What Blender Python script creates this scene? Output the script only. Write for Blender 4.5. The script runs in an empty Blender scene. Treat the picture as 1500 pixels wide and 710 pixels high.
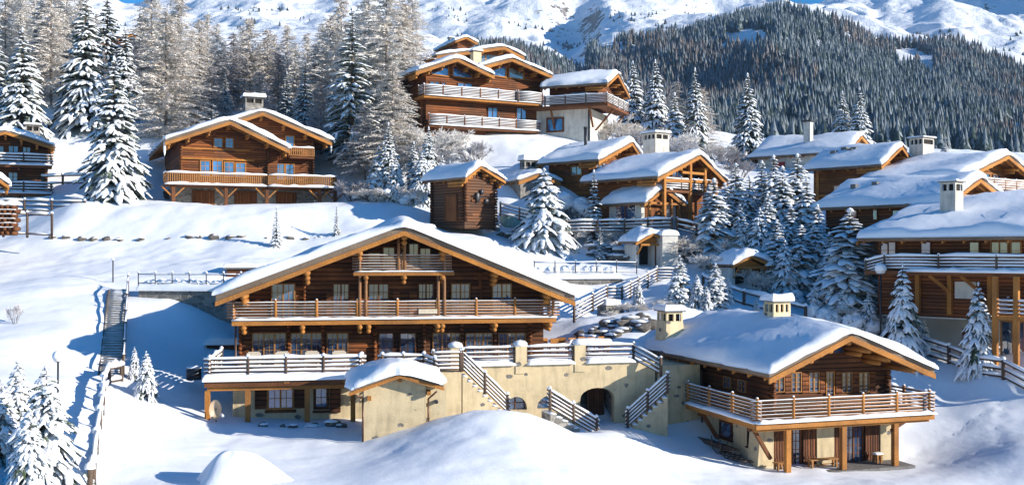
import bpy, math, random
import numpy as np
from mathutils import Vector, Matrix
RND = random.Random(7)
F = 1500.0; CX = 750.0; HY = 370.0        # focal length and horizon of the photograph, in its pixels
scene = bpy.context.scene
COL = scene.collection

def P(px, py, D):
    return ((px-CX)/F*D, D, (HY-py)/F*D)

# ------------------------------------------------------------------ materials
def new_mat(name):
    m = bpy.data.materials.new(name); m.use_nodes = True
    nt = m.node_tree; b = nt.nodes['Principled BSDF']
    return m, nt, b
def N(nt, t, **kw):
    n = nt.nodes.new(t)
    for k, v in kw.items():
        if k.startswith('i_'):
            n.inputs[k[2:].replace('_', ' ')].default_value = v
        else: setattr(n, k, v)
    return n
def ramp(nt, fac, stops, interp='LINEAR'):
    r = nt.nodes.new('ShaderNodeValToRGB'); r.color_ramp.interpolation = interp
    el = r.color_ramp.elements
    while len(el) < len(stops): el.new(0.5)
    for e, (p, c) in zip(el, stops):
        e.position = p; e.color = (*c, 1) if len(c) == 3 else c
    nt.links.new(fac, r.inputs[0]); return r.outputs[0]
def mixc(nt, fac, a, b, mode='MIX'):
    n = nt.nodes.new('ShaderNodeMix'); n.data_type = 'RGBA'; n.blend_type = mode
    for s, v in ((n.inputs[0], fac), (n.inputs[6], a), (n.inputs[7], b)):
        if isinstance(v, (int, float)): s.default_value = v
        elif isinstance(v, tuple): s.default_value = (*v, 1) if len(v) == 3 else v
        else: nt.links.new(v, s)
    return n.outputs[2]
def mth(nt, op, a, b=0.0, c=None):
    n = nt.nodes.new('ShaderNodeMath'); n.operation = op
    for s, v in zip(n.inputs, (a, b, c if c is not None else 0)):
        if isinstance(v, (int, float)): s.default_value = v
        else: nt.links.new(v, s)
    return n.outputs[0]
def coords(nt, scale=(1, 1, 1), kind='Object'):
    tc = nt.nodes.new('ShaderNodeTexCoord'); mp = nt.nodes.new('ShaderNodeMapping')
    mp.inputs['Scale'].default_value = scale
    nt.links.new(tc.outputs[kind], mp.inputs[0]); return mp.outputs[0]
def noise(nt, vec, scale, detail=4, rough=.55, out='Fac'):
    n = nt.nodes.new('ShaderNodeTexNoise'); n.inputs['Scale'].default_value = scale
    n.inputs['Detail'].default_value = detail; n.inputs['Roughness'].default_value = rough
    nt.links.new(vec, n.inputs['Vector']); return n.outputs[out]
def bump(nt, b, h, strength=.4, dist=.05):
    n = nt.nodes.new('ShaderNodeBump'); n.inputs['Strength'].default_value = strength
    n.inputs['Distance'].default_value = dist
    nt.links.new(h, n.inputs['Height']); nt.links.new(n.outputs[0], b.inputs['Normal'])

def wood(name, dark, light, band=0.24, axis='Z', rough=.75, gap=.12, weather=None):
    m, nt, b = new_mat(name)
    v = coords(nt); sep = nt.nodes.new('ShaderNodeSeparateXYZ'); nt.links.new(v, sep.inputs[0])
    if band:
        zz = mth(nt, 'DIVIDE', sep.outputs[axis], band)
        fl = mth(nt, 'FLOOR', zz); fr = mth(nt, 'FRACT', zz)
        xs = mth(nt, 'FLOOR', mth(nt, 'ADD', mth(nt, 'DIVIDE', sep.outputs['X'], 3.1), mth(nt, 'MULTIPLY', fl, .37)))
        cmb = nt.nodes.new('ShaderNodeCombineXYZ'); nt.links.new(fl, cmb.inputs[0]); nt.links.new(xs, cmb.inputs[1])
        wn = nt.nodes.new('ShaderNodeTexWhiteNoise'); nt.links.new(cmb.outputs[0], wn.inputs[0])
        per = wn.outputs[0]
    else:
        fr = None; per = noise(nt, v, .9, 2)
    st = (1.2, 1.2, 14) if axis == 'Z' else (14, 14, 1.2)
    if not band: st = (5, 5, 5)
    g = noise(nt, coords(nt, st), 2.2, 5, .65)
    f = mth(nt, 'ADD', mth(nt, 'MULTIPLY', per, .5), mth(nt, 'MULTIPLY', g, .75))
    c = ramp(nt, mth(nt, 'SUBTRACT', f, .12), [(.12, dark), (.55, tuple((a+b_)/2 for a, b_ in zip(dark, light))), (.9, light)])
    big = noise(nt, coords(nt), .35, 3)
    c = mixc(nt, ramp(nt, big, [(.42, (0, 0, 0)), (.68, (.75, .75, .75))]), c, weather or dark)
    h = g
    if fr is not None:
        tri = mth(nt, 'ABSOLUTE', mth(nt, 'SUBTRACT', fr, .5))       # 0 middle .. .5 edge
        edge = ramp(nt, tri, [(.5-gap, (0, 0, 0)), (.5-gap*.3, (1, 1, 1))])
        c = mixc(nt, edge, c, tuple(x*.22 for x in dark))
        h = mth(nt, 'SUBTRACT', mth(nt, 'MULTIPLY', g, .25), mth(nt, 'MULTIPLY', mth(nt, 'POWER', mth(nt, 'MULTIPLY', tri, 2), 3), 1.0))
    nt.links.new(c, b.inputs['Base Color']); b.inputs['Roughness'].default_value = rough
    b.inputs['Specular IOR Level'].default_value = .25
    bump(nt, b, h, .7, .06)
    return m

def simple(name, c, rough=.7, var=.25, scale=3, bmp=.2, metal=0, spec=.3):
    m, nt, b = new_mat(name)
    v = coords(nt); n = noise(nt, v, scale, 5)
    cc = ramp(nt, n, [(.3, tuple(x*(1-var) for x in c)), (.7, tuple(min(1, x*(1+var)) for x in c))])
    nt.links.new(cc, b.inputs['Base Color']); b.inputs['Roughness'].default_value = rough
    b.inputs['Metallic'].default_value = metal; b.inputs['Specular IOR Level'].default_value = spec
    if bmp: bump(nt, b, noise(nt, v, scale*4, 5), bmp, .03)
    return m

def snow_mat(name, c=(.86, .88, .91), lumps=.35, scale=.6):
    m, nt, b = new_mat(name)
    v = coords(nt)
    n1 = noise(nt, v, scale, 4, .5); n2 = noise(nt, v, 9, 6, .7)
    cc = ramp(nt, n1, [(.3, tuple(x*.965 for x in c)), (.7, c)])
    nt.links.new(cc, b.inputs['Base Color']); b.inputs['Roughness'].default_value = .62
    b.inputs['Specular IOR Level'].default_value = .25
    b.inputs['Subsurface Weight'].default_value = 0
    h = mth(nt, 'ADD', mth(nt, 'MULTIPLY', n1, 1.0), mth(nt, 'MULTIPLY', n2, .10))
    bump(nt, b, h, lumps, .35)
    return m

def plaster(name, c, stones=True):
    m, nt, b = new_mat(name)
    v = coords(nt)
    n = noise(nt, v, 1.2, 6, .6); n2 = noise(nt, v, 14, 5, .7)
    cc = ramp(nt, n, [(.25, tuple(x*.72 for x in c)), (.5, c), (.8, tuple(min(1, x*1.12) for x in c))])
    st = noise(nt, coords(nt, (2.2, 2.2, .35)), 1.3, 4)
    cc = mixc(nt, ramp(nt, st, [(.5, (0, 0, 0)), (.72, (.5, .5, .5))]), cc, tuple(x*.5 for x in c))
    h = n2
    if stones:
        vo = nt.nodes.new('ShaderNodeTexVoronoi'); vo.inputs['Scale'].default_value = 1.0
        dv = nt.nodes.new('ShaderNodeVectorMath'); dv.operation = 'ADD'
        nv = noise(nt, v, 3.5, 3, .6, 'Color')
        sc = nt.nodes.new('ShaderNodeVectorMath'); sc.operation = 'SCALE'; sc.inputs['Scale'].default_value = .28
        nt.links.new(nv, sc.inputs[0]); nt.links.new(coords(nt, (.95, .95, 1.5)), dv.inputs[0]); nt.links.new(sc.outputs[0], dv.inputs[1])
        nt.links.new(dv.outputs[0], vo.inputs['Vector'])
        mk = ramp(nt, vo.outputs['Distance'], [(.16, (1, 1, 1)), (.21, (0, 0, 0))])
        sc2 = ramp(nt, noise(nt, v, 9, 3), [(.3, (.10, .095, .09)), (.7, (.24, .22, .20))])
        cc = mixc(nt, mk, cc, sc2)
        h = mth(nt, 'SUBTRACT', n2, mk)
    nt.links.new(cc, b.inputs['Base Color']); b.inputs['Roughness'].default_value = .9
    b.inputs['Specular IOR Level'].default_value = .15
    bump(nt, b, h, .45, .05)
    return m

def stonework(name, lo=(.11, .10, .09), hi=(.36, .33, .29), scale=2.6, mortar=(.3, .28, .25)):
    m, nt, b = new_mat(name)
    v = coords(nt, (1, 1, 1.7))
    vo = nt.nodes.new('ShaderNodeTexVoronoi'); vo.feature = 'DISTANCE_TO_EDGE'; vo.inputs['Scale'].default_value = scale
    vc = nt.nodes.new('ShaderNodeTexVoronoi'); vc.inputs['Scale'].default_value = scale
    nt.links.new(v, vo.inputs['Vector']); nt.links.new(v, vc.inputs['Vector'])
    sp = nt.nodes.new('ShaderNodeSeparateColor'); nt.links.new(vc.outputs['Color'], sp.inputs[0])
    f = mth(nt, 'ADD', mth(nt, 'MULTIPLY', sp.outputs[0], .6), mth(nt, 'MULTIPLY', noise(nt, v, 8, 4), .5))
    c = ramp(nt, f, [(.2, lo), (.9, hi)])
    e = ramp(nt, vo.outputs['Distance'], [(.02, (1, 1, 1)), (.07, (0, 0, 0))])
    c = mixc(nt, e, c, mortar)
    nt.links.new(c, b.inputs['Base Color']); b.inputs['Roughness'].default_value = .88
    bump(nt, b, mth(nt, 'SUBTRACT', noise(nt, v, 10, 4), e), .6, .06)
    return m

def glass_mat(name, c=(.02, .05, .11)):
    m, nt, b = new_mat(name)
    v = coords(nt)
    n = noise(nt, v, .8, 2)
    cc = ramp(nt, n, [(.35, tuple(x*.5 for x in c)), (.65, tuple(x*1.9 for x in c))])  # uneven brightness in the colour imitates reflections in the pane
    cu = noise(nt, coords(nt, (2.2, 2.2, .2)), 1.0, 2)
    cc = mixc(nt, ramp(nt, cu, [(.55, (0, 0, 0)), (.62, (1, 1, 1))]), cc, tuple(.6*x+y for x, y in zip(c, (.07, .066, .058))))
    nt.links.new(cc, b.inputs['Base Color'])
    b.inputs['Roughness'].default_value = .04; b.inputs['Specular IOR Level'].default_value = 1.0
    b.inputs['Coat Weight'].default_value = .6; b.inputs['Coat Roughness'].default_value = .02; b.inputs['Coat IOR'].default_value = 1.9
    bump(nt, b, noise(nt, v, 1.6, 1), .06, .05)
    return m

def two_tone(name, a, c, scale=2.0, rough=.9):
    m, nt, b = new_mat(name)
    geo = nt.nodes.new('ShaderNodeNewGeometry')
    oi = nt.nodes.new('ShaderNodeObjectInfo')
    n = noise(nt, geo.outputs['Position'], scale, 3)
    f = mth(nt, 'ADD', mth(nt, 'MULTIPLY', n, .7), mth(nt, 'MULTIPLY', oi.outputs['Random'], .35))
    cc = ramp(nt, f, [(.3, a), (.75, c)])
    nt.links.new(cc, b.inputs['Base Color']); b.inputs['Roughness'].default_value = rough
    b.inputs['Specular IOR Level'].default_value = .15
    return m

M = {}
M['snow'] = snow_mat('snow', lumps=.30, scale=.45)
M['snow_roof'] = snow_mat('roof_snow', lumps=.22, scale=.7)
M['snow_tree'] = snow_mat('bough_snow', lumps=.5, scale=3)
M['log_dark'] = wood('dark_log_wall', (.03, .011, .005), (.24, .088, .03), .26)
M['log_mid'] = wood('brown_log_wall', (.045, .018, .008), (.25, .10, .04), .26, weather=(.09, .06, .042))
M['log_orange'] = wood('orange_board_wall', (.13, .042, .009), (.46, .175, .04), .2)
M['log_red'] = wood('red_brown_wall', (.06, .018, .006), (.36, .115, .03), .24, weather=(.09, .045, .025))
M['board_v'] = wood('upright_boards', (.05, .018, .008), (.26, .095, .035), .16, 'X')
M['door_wood'] = wood('door_boards', (.12, .04, .012), (.38, .14, .04), .16, 'X')
M['beam'] = wood('larch_beam', (.22, .078, .016), (.66, .285, .062), 0, weather=(.19, .085, .03))
M['beam_dark'] = wood('brown_beam', (.08, .03, .012), (.26, .10, .036), 0)
M['soffit'] = wood('soffit_boards', (.14, .055, .018), (.46, .20, .06), .18, 'Y')
M['rail'] = wood('rail_log', (.17, .075, .032), (.46, .23, .10), 0, weather=(.15, .085, .05))
M['rail_grey'] = wood('weathered_rail', (.05, .033, .025), (.20, .135, .095), 0)
M['frame'] = wood('window_frame', (.20, .09, .028), (.50, .25, .09), 0)
M['shingle'] = wood('slate_edge', (.10, .075, .055), (.32, .235, .17), 0)
M['yellow'] = plaster('yellow_plaster', (.56, .45, .28))
M['white_plaster'] = plaster('pale_plaster', (.62, .59, .53), False)
M['chimney'] = plaster('chimney_render', (.56, .52, .45), False)
M['chimney_yellow'] = plaster('cream_chimney', (.72, .58, .36))
M['stone'] = stonework('rubble_stone')
M['stone_wall'] = stonework('retaining_stone', (.09, .085, .08), (.30, .28, .24), 1.8)
M['rock'] = simple('boulder_rock', (.13, .115, .10), .9, .5, 2.5, .6)
M['glass'] = glass_mat('window_glass')
M['glass_sky'] = glass_mat('window_glass_sky_reflection', (.03, .10, .24))  # blue base colour painted in for the reflected sky
M['glass_lit'] = glass_mat('window_glass_pale', (.12, .16, .17))
M['dark'] = simple('opening_shade', (.02, .017, .015), .9, .3)  # near-black colour stands in for the shade inside openings
M['slate'] = simple('slate_flags', (.16, .15, .14), .8, .3, 4)
M['metal'] = simple('dark_metal', (.05, .05, .055), .45, .2, 4, .05, .6)
M['copper'] = simple('brown_metal_pipe', (.11, .06, .04), .4, .2, 4, .05, .5)
M['dish'] = simple('dish_enamel', (.42, .33, .23), .4, .15, 3, 0)
M['white'] = simple('white_paint', (.75, .74, .71), .6, .08, 3, .05)
M['wicker'] = simple('pale_wicker', (.58, .50, .38), .8, .2, 20, .3)
M['lampglass'] = simple('frosted_globe', (.7, .7, .68), .3, .05, 3, 0)
M['red'] = simple('red_paint', (.35, .03, .03), .5, .2, 3, .05)
M['teal'] = simple('pool_cover', (.25, .45, .42), .4, .2, 3, .05)
def needle_mat(name, a, c, fr):
    m, nt, b = new_mat(name)
    geo = nt.nodes.new('ShaderNodeNewGeometry'); sp = nt.nodes.new('ShaderNodeSeparateXYZ'); nt.links.new(geo.outputs['True Normal'], sp.inputs[0])
    n = noise(nt, geo.outputs['Position'], 1.5, 3); n2 = noise(nt, geo.outputs['Position'], 7, 3)
    cc = ramp(nt, n, [(.3, a), (.75, c)])
    up = mth(nt, 'ADD', mth(nt, 'ABSOLUTE', sp.outputs[2]), mth(nt, 'MULTIPLY', mth(nt, 'SUBTRACT', n2, .5), 2.2))
    cc = mixc(nt, ramp(nt, up, [(.6, (0, 0, 0)), (1.0, (.7, .7, .7))]), cc, fr)
    nt.links.new(cc, b.inputs['Base Color']); b.inputs['Roughness'].default_value = .9; b.inputs['Specular IOR Level'].default_value = .1
    return m
M['needle'] = needle_mat('spruce_needles', (.025, .042, .022), (.075, .10, .05), (.55, .59, .58))
M['needle_cold'] = two_tone('spruce_needles_frosted', (.05, .07, .055), (.17, .20, .17), 1.5)
M['bark'] = simple('bark', (.10, .07, .05), .95, .4, 6, .5)
M['frost'] = two_tone('frosted_twigs', (.72, .66, .60), (.95, .92, .88), .8)
M['frost_trunk'] = simple('frosted_bark', (.26, .21, .18), .95, .4, 6, .5)
M['frost_grey'] = two_tone('grey_frosted_twigs', (.42, .39, .39), (.70, .68, .69), .8)

# ------------------------------------------------------------------ mesh builder
def tag(o, label=None, cat=None, group=None, kind=None):
    if label: o['label'] = label
    if cat: o['category'] = cat
    if group: o['group'] = group
    if kind: o['kind'] = kind
    elif cat and 'kind' not in o: o['kind'] = 'thing'
    return o

SPLIT = {'shutter', 'purlin', 'bracket_log', 'wall_post', 'brace', 'bargeboard', 'roof_vent', 'icicle', 'window_sill', 'beam', 'beam_end', 'log_end_stack', 'joist', 'post_cap_snow', 'runner', 'trim', 'stringer', 'porch_truss', 'rafter', 'pillar'}
class MB:
    def __init__(s): s.v = []; s.f = []; s.m = []; s.p = []; s.cur = None; s.np = 0
    def add(s, vs, fs, m=0):
        n = len(s.v); s.v += [tuple(p) for p in vs]
        if s.cur is None: s.np += 1
        s.p += [s.cur if s.cur is not None else s.np]*len(fs)
        s.f += [tuple(i+n for i in f) for f in fs]; s.m += [m]*len(fs)
    def box(s, x0, x1, y0, y1, z0, z1, m=0):
        s.add([(x0,y0,z0),(x1,y0,z0),(x1,y1,z0),(x0,y1,z0),(x0,y0,z1),(x1,y0,z1),(x1,y1,z1),(x0,y1,z1)],
              [(0,3,2,1),(4,5,6,7),(0,1,5,4),(1,2,6,5),(2,3,7,6),(3,0,4,7)], m); return s
    def prism(s, poly, y0, y1, m=0):           # poly in (x, z), extruded along y
        n = len(poly)
        s.add([(x, y0, z) for x, z in poly]+[(x, y1, z) for x, z in poly],
              [tuple(range(n)), tuple(range(2*n-1, n-1, -1))]+[(i, i+n, (i+1) % n+n, (i+1) % n) for i in range(n)], m); return s
    def prism_x(s, poly, x0, x1, m=0):         # poly in (y, z), extruded along x
        n = len(poly)
        s.add([(x0, y, z) for y, z in poly]+[(x1, y, z) for y, z in poly],
              [tuple(range(n-1, -1, -1)), tuple(range(n, 2*n))]+[((i+1) % n, (i+1) % n+n, i+n, i) for i in range(n)], m); return s
    def prism_z(s, poly, z0, z1, m=0):
        n = len(poly)
        s.add([(x, y, z0) for x, y in poly]+[(x, y, z1) for x, y in poly],
              [tuple(range(n-1, -1, -1)), tuple(range(n, 2*n))]+[(i, (i+1) % n, (i+1) % n+n, i+n) for i in range(n)], m); return s
    def beam(s, p, q, w, h, m=0, up=(0, 0, 1)):
        p = Vector(p); q = Vector(q); d = (q-p).normalized(); up = Vector(up)
        if abs(d.dot(up)) > .98: up = Vector((0, 1, 0))
        r = d.cross(up).normalized()*w/2; u = r.cross(d).normalized()*h/2
        s.add([p-r-u, p+r-u, p+r+u, p-r+u, q-r-u, q+r-u, q+r+u, q-r+u],
              [(0,1,2,3),(7,6,5,4),(1,0,4,5),(2,1,5,6),(3,2,6,7),(0,3,7,4)], m); return s
    def log(s, p, q, r, n=8, m=0, r2=None):
        p = Vector(p); q = Vector(q); d = (q-p).normalized()
        up = Vector((0, 0, 1)) if abs(d.z) < .95 else Vector((0, 1, 0))
        a = d.cross(up).normalized(); b = a.cross(d)
        r2 = r if r2 is None else r2
        vs = [p+(a*math.cos(t)+b*math.sin(t))*r for t in [i*2*math.pi/n for i in range(n)]]
        vs += [q+(a*math.cos(t)+b*math.sin(t))*r2 for t in [i*2*math.pi/n for i in range(n)]]
        s.add(vs, [tuple(range(n-1, -1, -1)), tuple(range(n, 2*n))]+[(i, (i+1) % n, (i+1) % n+n, i+n) for i in range(n)], m); return s
    def path(s, pts, r, n=8, m=0):
        for a, b in zip(pts, pts[1:]): s.log(a, b, r, n, m)
        return s
    def strip(s, p, q, w, h, m=0, seg=None, jit=.35):   # a rounded strip of snow lying along p-q
        p = Vector(p); q = Vector(q); d = (q-p); L = d.length; d.normalize()
        r = Vector((d.y, -d.x, 0));
        if r.length < 1e-3: r = Vector((1, 0, 0))
        r.normalize(); seg = seg or max(2, int(L/.45)+1)
        prof = [(-1, 0), (-1.05, .35), (-.7, .85), (0, 1.08), (.7, .85), (1.05, .35), (1, 0)]
        vs = []; k = len(prof)
        for i in range(seg+1):
            c = p+(q-p)*(i/seg)
            e = .55 if i in (0, seg) else 1
            hh = h*e*(1+RND.uniform(-jit, jit)); ww = w/2*(1+RND.uniform(-jit, jit)*.4)
            for a, z in prof: vs.append(c+r*(a*ww)+Vector((0, 0, z*hh)))
        fs = []
        for i in range(seg):
            for j in range(k-1): fs.append((i*k+j, (i+1)*k+j, (i+1)*k+j+1, i*k+j+1))
            fs.append((i*k+k-1, (i+1)*k+k-1, (i+1)*k, i*k))
        fs.append(tuple(range(k))); fs.append(tuple(range(seg*k+k-1, seg*k-1, -1)))
        s.add(vs, fs, m); return s
    def blob(s, c, rx, ry, rz, m=0, n=10, k=6, jit=.08, zcut=-1.0):
        c = Vector(c); vs = []; fs = []
        for j in range(k+1):
            z = zcut+(1-zcut)*j/k; rr = math.sqrt(max(0, 1-z*z)) if j < k else 0
            if j == 0 and zcut > -1: pass
            for i in range(n):
                a = i*2*math.pi/n; q = 1+RND.uniform(-jit, jit)
                vs.append(c+Vector((rx*rr*math.cos(a)*q, ry*rr*math.sin(a)*q, rz*z*(1+RND.uniform(-jit, jit)*.5 if j < k else 1))))
        for j in range(k):
            for i in range(n):
                fs.append((j*n+i, j*n+(i+1) % n, (j+1)*n+(i+1) % n, (j+1)*n+i))
        fs.append(tuple(range(n-1, -1, -1)))
        s.add(vs, fs, m); return s
    def grid(s, G, m=0, close=None):           # G[i][j] points
        ni = len(G); nj = len(G[0]); vs = [p for r in G for p in r]
        s.add(vs, [(i*nj+j, (i+1)*nj+j, (i+1)*nj+j+1, i*nj+j+1) for i in range(ni-1) for j in range(nj-1)], m); return s
    def mesh(s, name, mats, smooth=False):
        me = bpy.data.meshes.new(name); me.from_pydata(s.v, [], s.f)
        for mm in (mats if isinstance(mats, (list, tuple)) else [mats]): me.materials.append(mm)
        if any(s.m): me.polygons.foreach_set('material_index', s.m)
        if smooth: me.polygons.foreach_set('use_smooth', [True]*len(s.f))
        me.update(); return me
    def build(s, name, mats, parent=None, smooth=False, loc=None):
        if not s.v: return None
        if name in SPLIT and len(set(s.p)) > 1:
            out = None
            for k in dict.fromkeys(s.p):
                b = MB(); mp = {}
                for f, m, q in zip(s.f, s.m, s.p):
                    if q != k: continue
                    g = []
                    for i in f:
                        if i not in mp: mp[i] = len(b.v); b.v.append(s.v[i])
                        g.append(mp[i])
                    b.f.append(tuple(g)); b.m.append(m); b.p.append(0)
                o = b.build(name, mats, parent, smooth, loc); out = out or o
            return out
        o = bpy.data.objects.new(name, s.mesh(name, mats, smooth)); COL.objects.link(o)
        if parent: o.parent = parent
        if loc: o.location = loc
        return o

def thing(name, label, cat, loc=(0, 0, 0), rz=0, group=None):
    o = bpy.data.objects.new(name, None); COL.objects.link(o)
    o.location = loc; o.rotation_euler = (0, 0, rz); o.empty_display_size = .3
    return tag(o, label, cat, group)
def dup(root, loc, rz, label, scale=None, group=None):
    r = root.copy(); COL.objects.link(r); r.location = loc; r.rotation_euler = (0, 0, rz)
    if scale: r.scale = scale
    r['label'] = label
    if group: r['group'] = group
    for ch in list(root.children):
        c = ch.copy(); COL.objects.link(c); c.parent = r
        for g in ch.children:
            d = g.copy(); COL.objects.link(d); d.parent = c
    return r

class House:
    """local frame: x along the front to the right, y away from the camera, z up from the base"""
    def __init__(s, name, label, px, D, yaw, zbase, cat='chalet', group=None):
        s.a = math.radians(yaw); s.O = ((px-CX)/F*D, D, zbase)
        s.ux, s.uy = math.cos(s.a), math.sin(s.a); s.vx, s.vy = -s.uy, s.ux
        s.root = thing(name, label, cat, s.O, s.a, group)
    def x(s, px, y0=0):
        t = (px-CX)/F
        return (t*(s.O[1]+y0*s.vy)-s.O[0]-y0*s.vx)/(s.ux-t*s.uy)
    def y(s, px, x0=0):
        t = (px-CX)/F
        return (t*(s.O[1]+x0*s.uy)-s.O[0]-x0*s.ux)/(s.vx-t*s.vy)
    def z(s, py, x, y0=0):
        Y = s.O[1]+x*s.uy+y0*s.vy
        return (HY-py)/F*Y-s.O[2]
    def w(s, x, y, z):
        return (s.O[0]+x*s.ux+y*s.vx, s.O[1]+x*s.uy+y*s.vy, s.O[2]+z)

# ------------------------------------------------------------------ building elements
def edge_samples(a, b, n, r):
    L = b-a; r = min(r, L/2.2)
    e = [0, .03, .12, .3, .6, 1.0]
    l = [a+r*q for q in e]; rr = [b-r*q for q in reversed(e)]
    mid = [a+r+(L-2*r)*i/(n+1) for i in range(1, n+1)]
    return l+mid+rr

def roof(H, xl, xr, xm, y0, y1, zl, zr, zm, T=.42, thick=.2, mats=('shingle', 'beam', 'soffit'), board=.26, parent=None,
         purlins=True, snow_over=.12, seed=0, rafters=True, part='roof', board_mat=None, nr=None, ends=None):
    """gable roof, ridge along y at x=xm. z values = underside of the covering"""
    par = parent or H
    def rz(x): return zl+(zm-zl)*(x-xl)/(xm-xl) if x <= xm else zr+(zm-zr)*(xr-x)/(xr-xm)
    b = MB()
    sec = [(xl, zl), (xm, zm), (xr, zr), (xr, zr+thick), (xm, zm+thick), (xl, zl+thick)]
    b.prism([(xl, zl), (xm, zm), (xm, zm+thick), (xl, zl+thick)], y0, y1)
    b.prism([(xm, zm), (xr, zr), (xr, zr+thick), (xm, zm+thick)], y0, y1)
    ro = b.build(part, M[mats[0]], par)
    s = MB()
    s.prism([(xl+.02, zl-.05), (xm, zm-.05), (xm, zm-.003), (xl+.02, zl-.003)], y0+.05, y1-.05)
    s.prism([(xm, zm-.05), (xr-.02, zr-.05), (xr-.02, zr-.003), (xm, zm-.003)], y0+.05, y1-.05)
    s.build('soffit', M[mats[2]], ro)
    bb = MB()
    for (yy, wdt) in ((y0-.06, .1), (y1-.02, .08)):
        bb.np += 1; bb.cur = bb.np
        for (xa, za, xb, zb) in ((xl-.03, zl-.02, xm, zm), (xm, zm, xr+.03, zr-.02)):
            bb.prism([(xa, za-board), (xb, zb-board), (xb, zb-.01), (xa, za-.01)], yy, yy+wdt)
    bb.build('bargeboard', M[board_mat or mats[1]], ro)
    if rafters:
        ra = MB(); n = nr or max(3, int((y1-y0)/1.3))
        for i in range(n):
            yy = y0+.5+(y1-y0-1)*i/(n-1)
            for (xa, za, xb, zb) in ((xl+.05, zl, xm, zm), (xm, zm, xr-.05, zr)):
                ra.prism([(xa, za-.22), (xb, zb-.22), (xb, zb-.06), (xa, za-.06)], yy, yy+.12)
        ra.build('rafter_set', M[mats[1]], ro)
    # snow
    rs = random.Random(seed+11)
    xs = edge_samples(xl-snow_over, xr+snow_over, 16, .55)
    # make sure ridge is well sampled
    xs = sorted(set(xs+[xm-.5, xm-.2, xm, xm+.2, xm+.5])); ys = edge_samples(y0-snow_over-.04, y1+snow_over, max(6, int((y1-y0)/1.0)), .5)
    ph = [rs.uniform(0, 6.28) for _ in range(8)]
    X0, X1, Y0, Y1 = xs[0], xs[-1], ys[0], ys[-1]
    top = []
    for x in xs:
        row = []
        for y in ys:
            e = min(x-X0, X1-x, y-Y0, Y1-y); q = max(0.0, min(e/.5, 1)); f = math.sqrt(max(0, 1-(1-q)**2))
            xx = min(max(x, xl), xr)
            # the sagging outline of the edge
            jx = .09*math.sin(y*1.9+ph[0])+.06*math.sin(y*4.3+ph[1])+.04*math.sin(y*9.1+ph[2]) if (x-X0 < .3 or X1-x < .3) else 0
            jy = .06*math.sin(x*2.1+ph[2])+.05*math.sin(x*5.1+ph[3])+.03*math.sin(x*10.3+ph[1]) if (y-Y0 < .3 or Y1-y < .3) else 0
            base = rz(xx)+thick
            if abs(x-xm) < .55: base -= .10*(1-abs(x-xm)/.55)*1.0
            nz = .08*math.sin(x*1.3+ph[4]+y*.5)+.09*math.sin(y*.9+ph[5]+x*.3)+.05*math.sin(x*2.7+y*1.9+ph[6])+.03*math.sin(x*6.1-y*4.3+ph[7])
            z = base-.02*(1-q)+f*(T+nz*(T/.42))
            row.append((x+(jx if x > xm else -jx), y+jy, z))
        top.append(row)
    sn = MB(); sn.grid(top)
    ni, nj = len(xs), len(ys)
    # skirt + underside ring
    ring = [(i, 0) for i in range(ni)]+[(ni-1, j) for j in range(1, nj)]+[(i, nj-1) for i in range(ni-2, -1, -1)]+[(0, j) for j in range(nj-2, 0, -1)]
    base = len(sn.v)
    for (i, j) in ring:
        x, y, z = top[i][j]
        cx = min(max(x, xl+.05), xr-.05); cy = min(max(y, y0+.05), y1-.05)
        sn.v.append((cx, cy, rz(cx)+thick+.004))
    k = len(ring)
    for a in range(k):
        i, j = ring[a]; i2, j2 = ring[(a+1) % k]
        sn.f.append((i*nj+j, i2*nj+j2, base+(a+1) % k, base+a)); sn.m.append(0)
    so = sn.build('snow_cover', M['snow_roof'], ro, True)
    if purlins:
        pl = MB()
        for f in (0.06, .36, .68, 1.0):
            for side in (0, 1):
                if f == 1.0 and side: continue
                x = xl+(xm-xl)*f if side == 0 else xr-(xr-xm)*f
                z = rz(x)-.33
                pl.log((x, y0+.15, z), (x, y0+2.6 if y1-y0 > 3 else y1-.1, z), .15, 8)
                pl.log((x, y0+.55, z-.26), (x, y0+2.6 if y1-y0 > 3 else y1-.1, z-.26), .12, 8)
        pl.build('purlin', M[mats[1]], ro, True)
    return ro, rz

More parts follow.
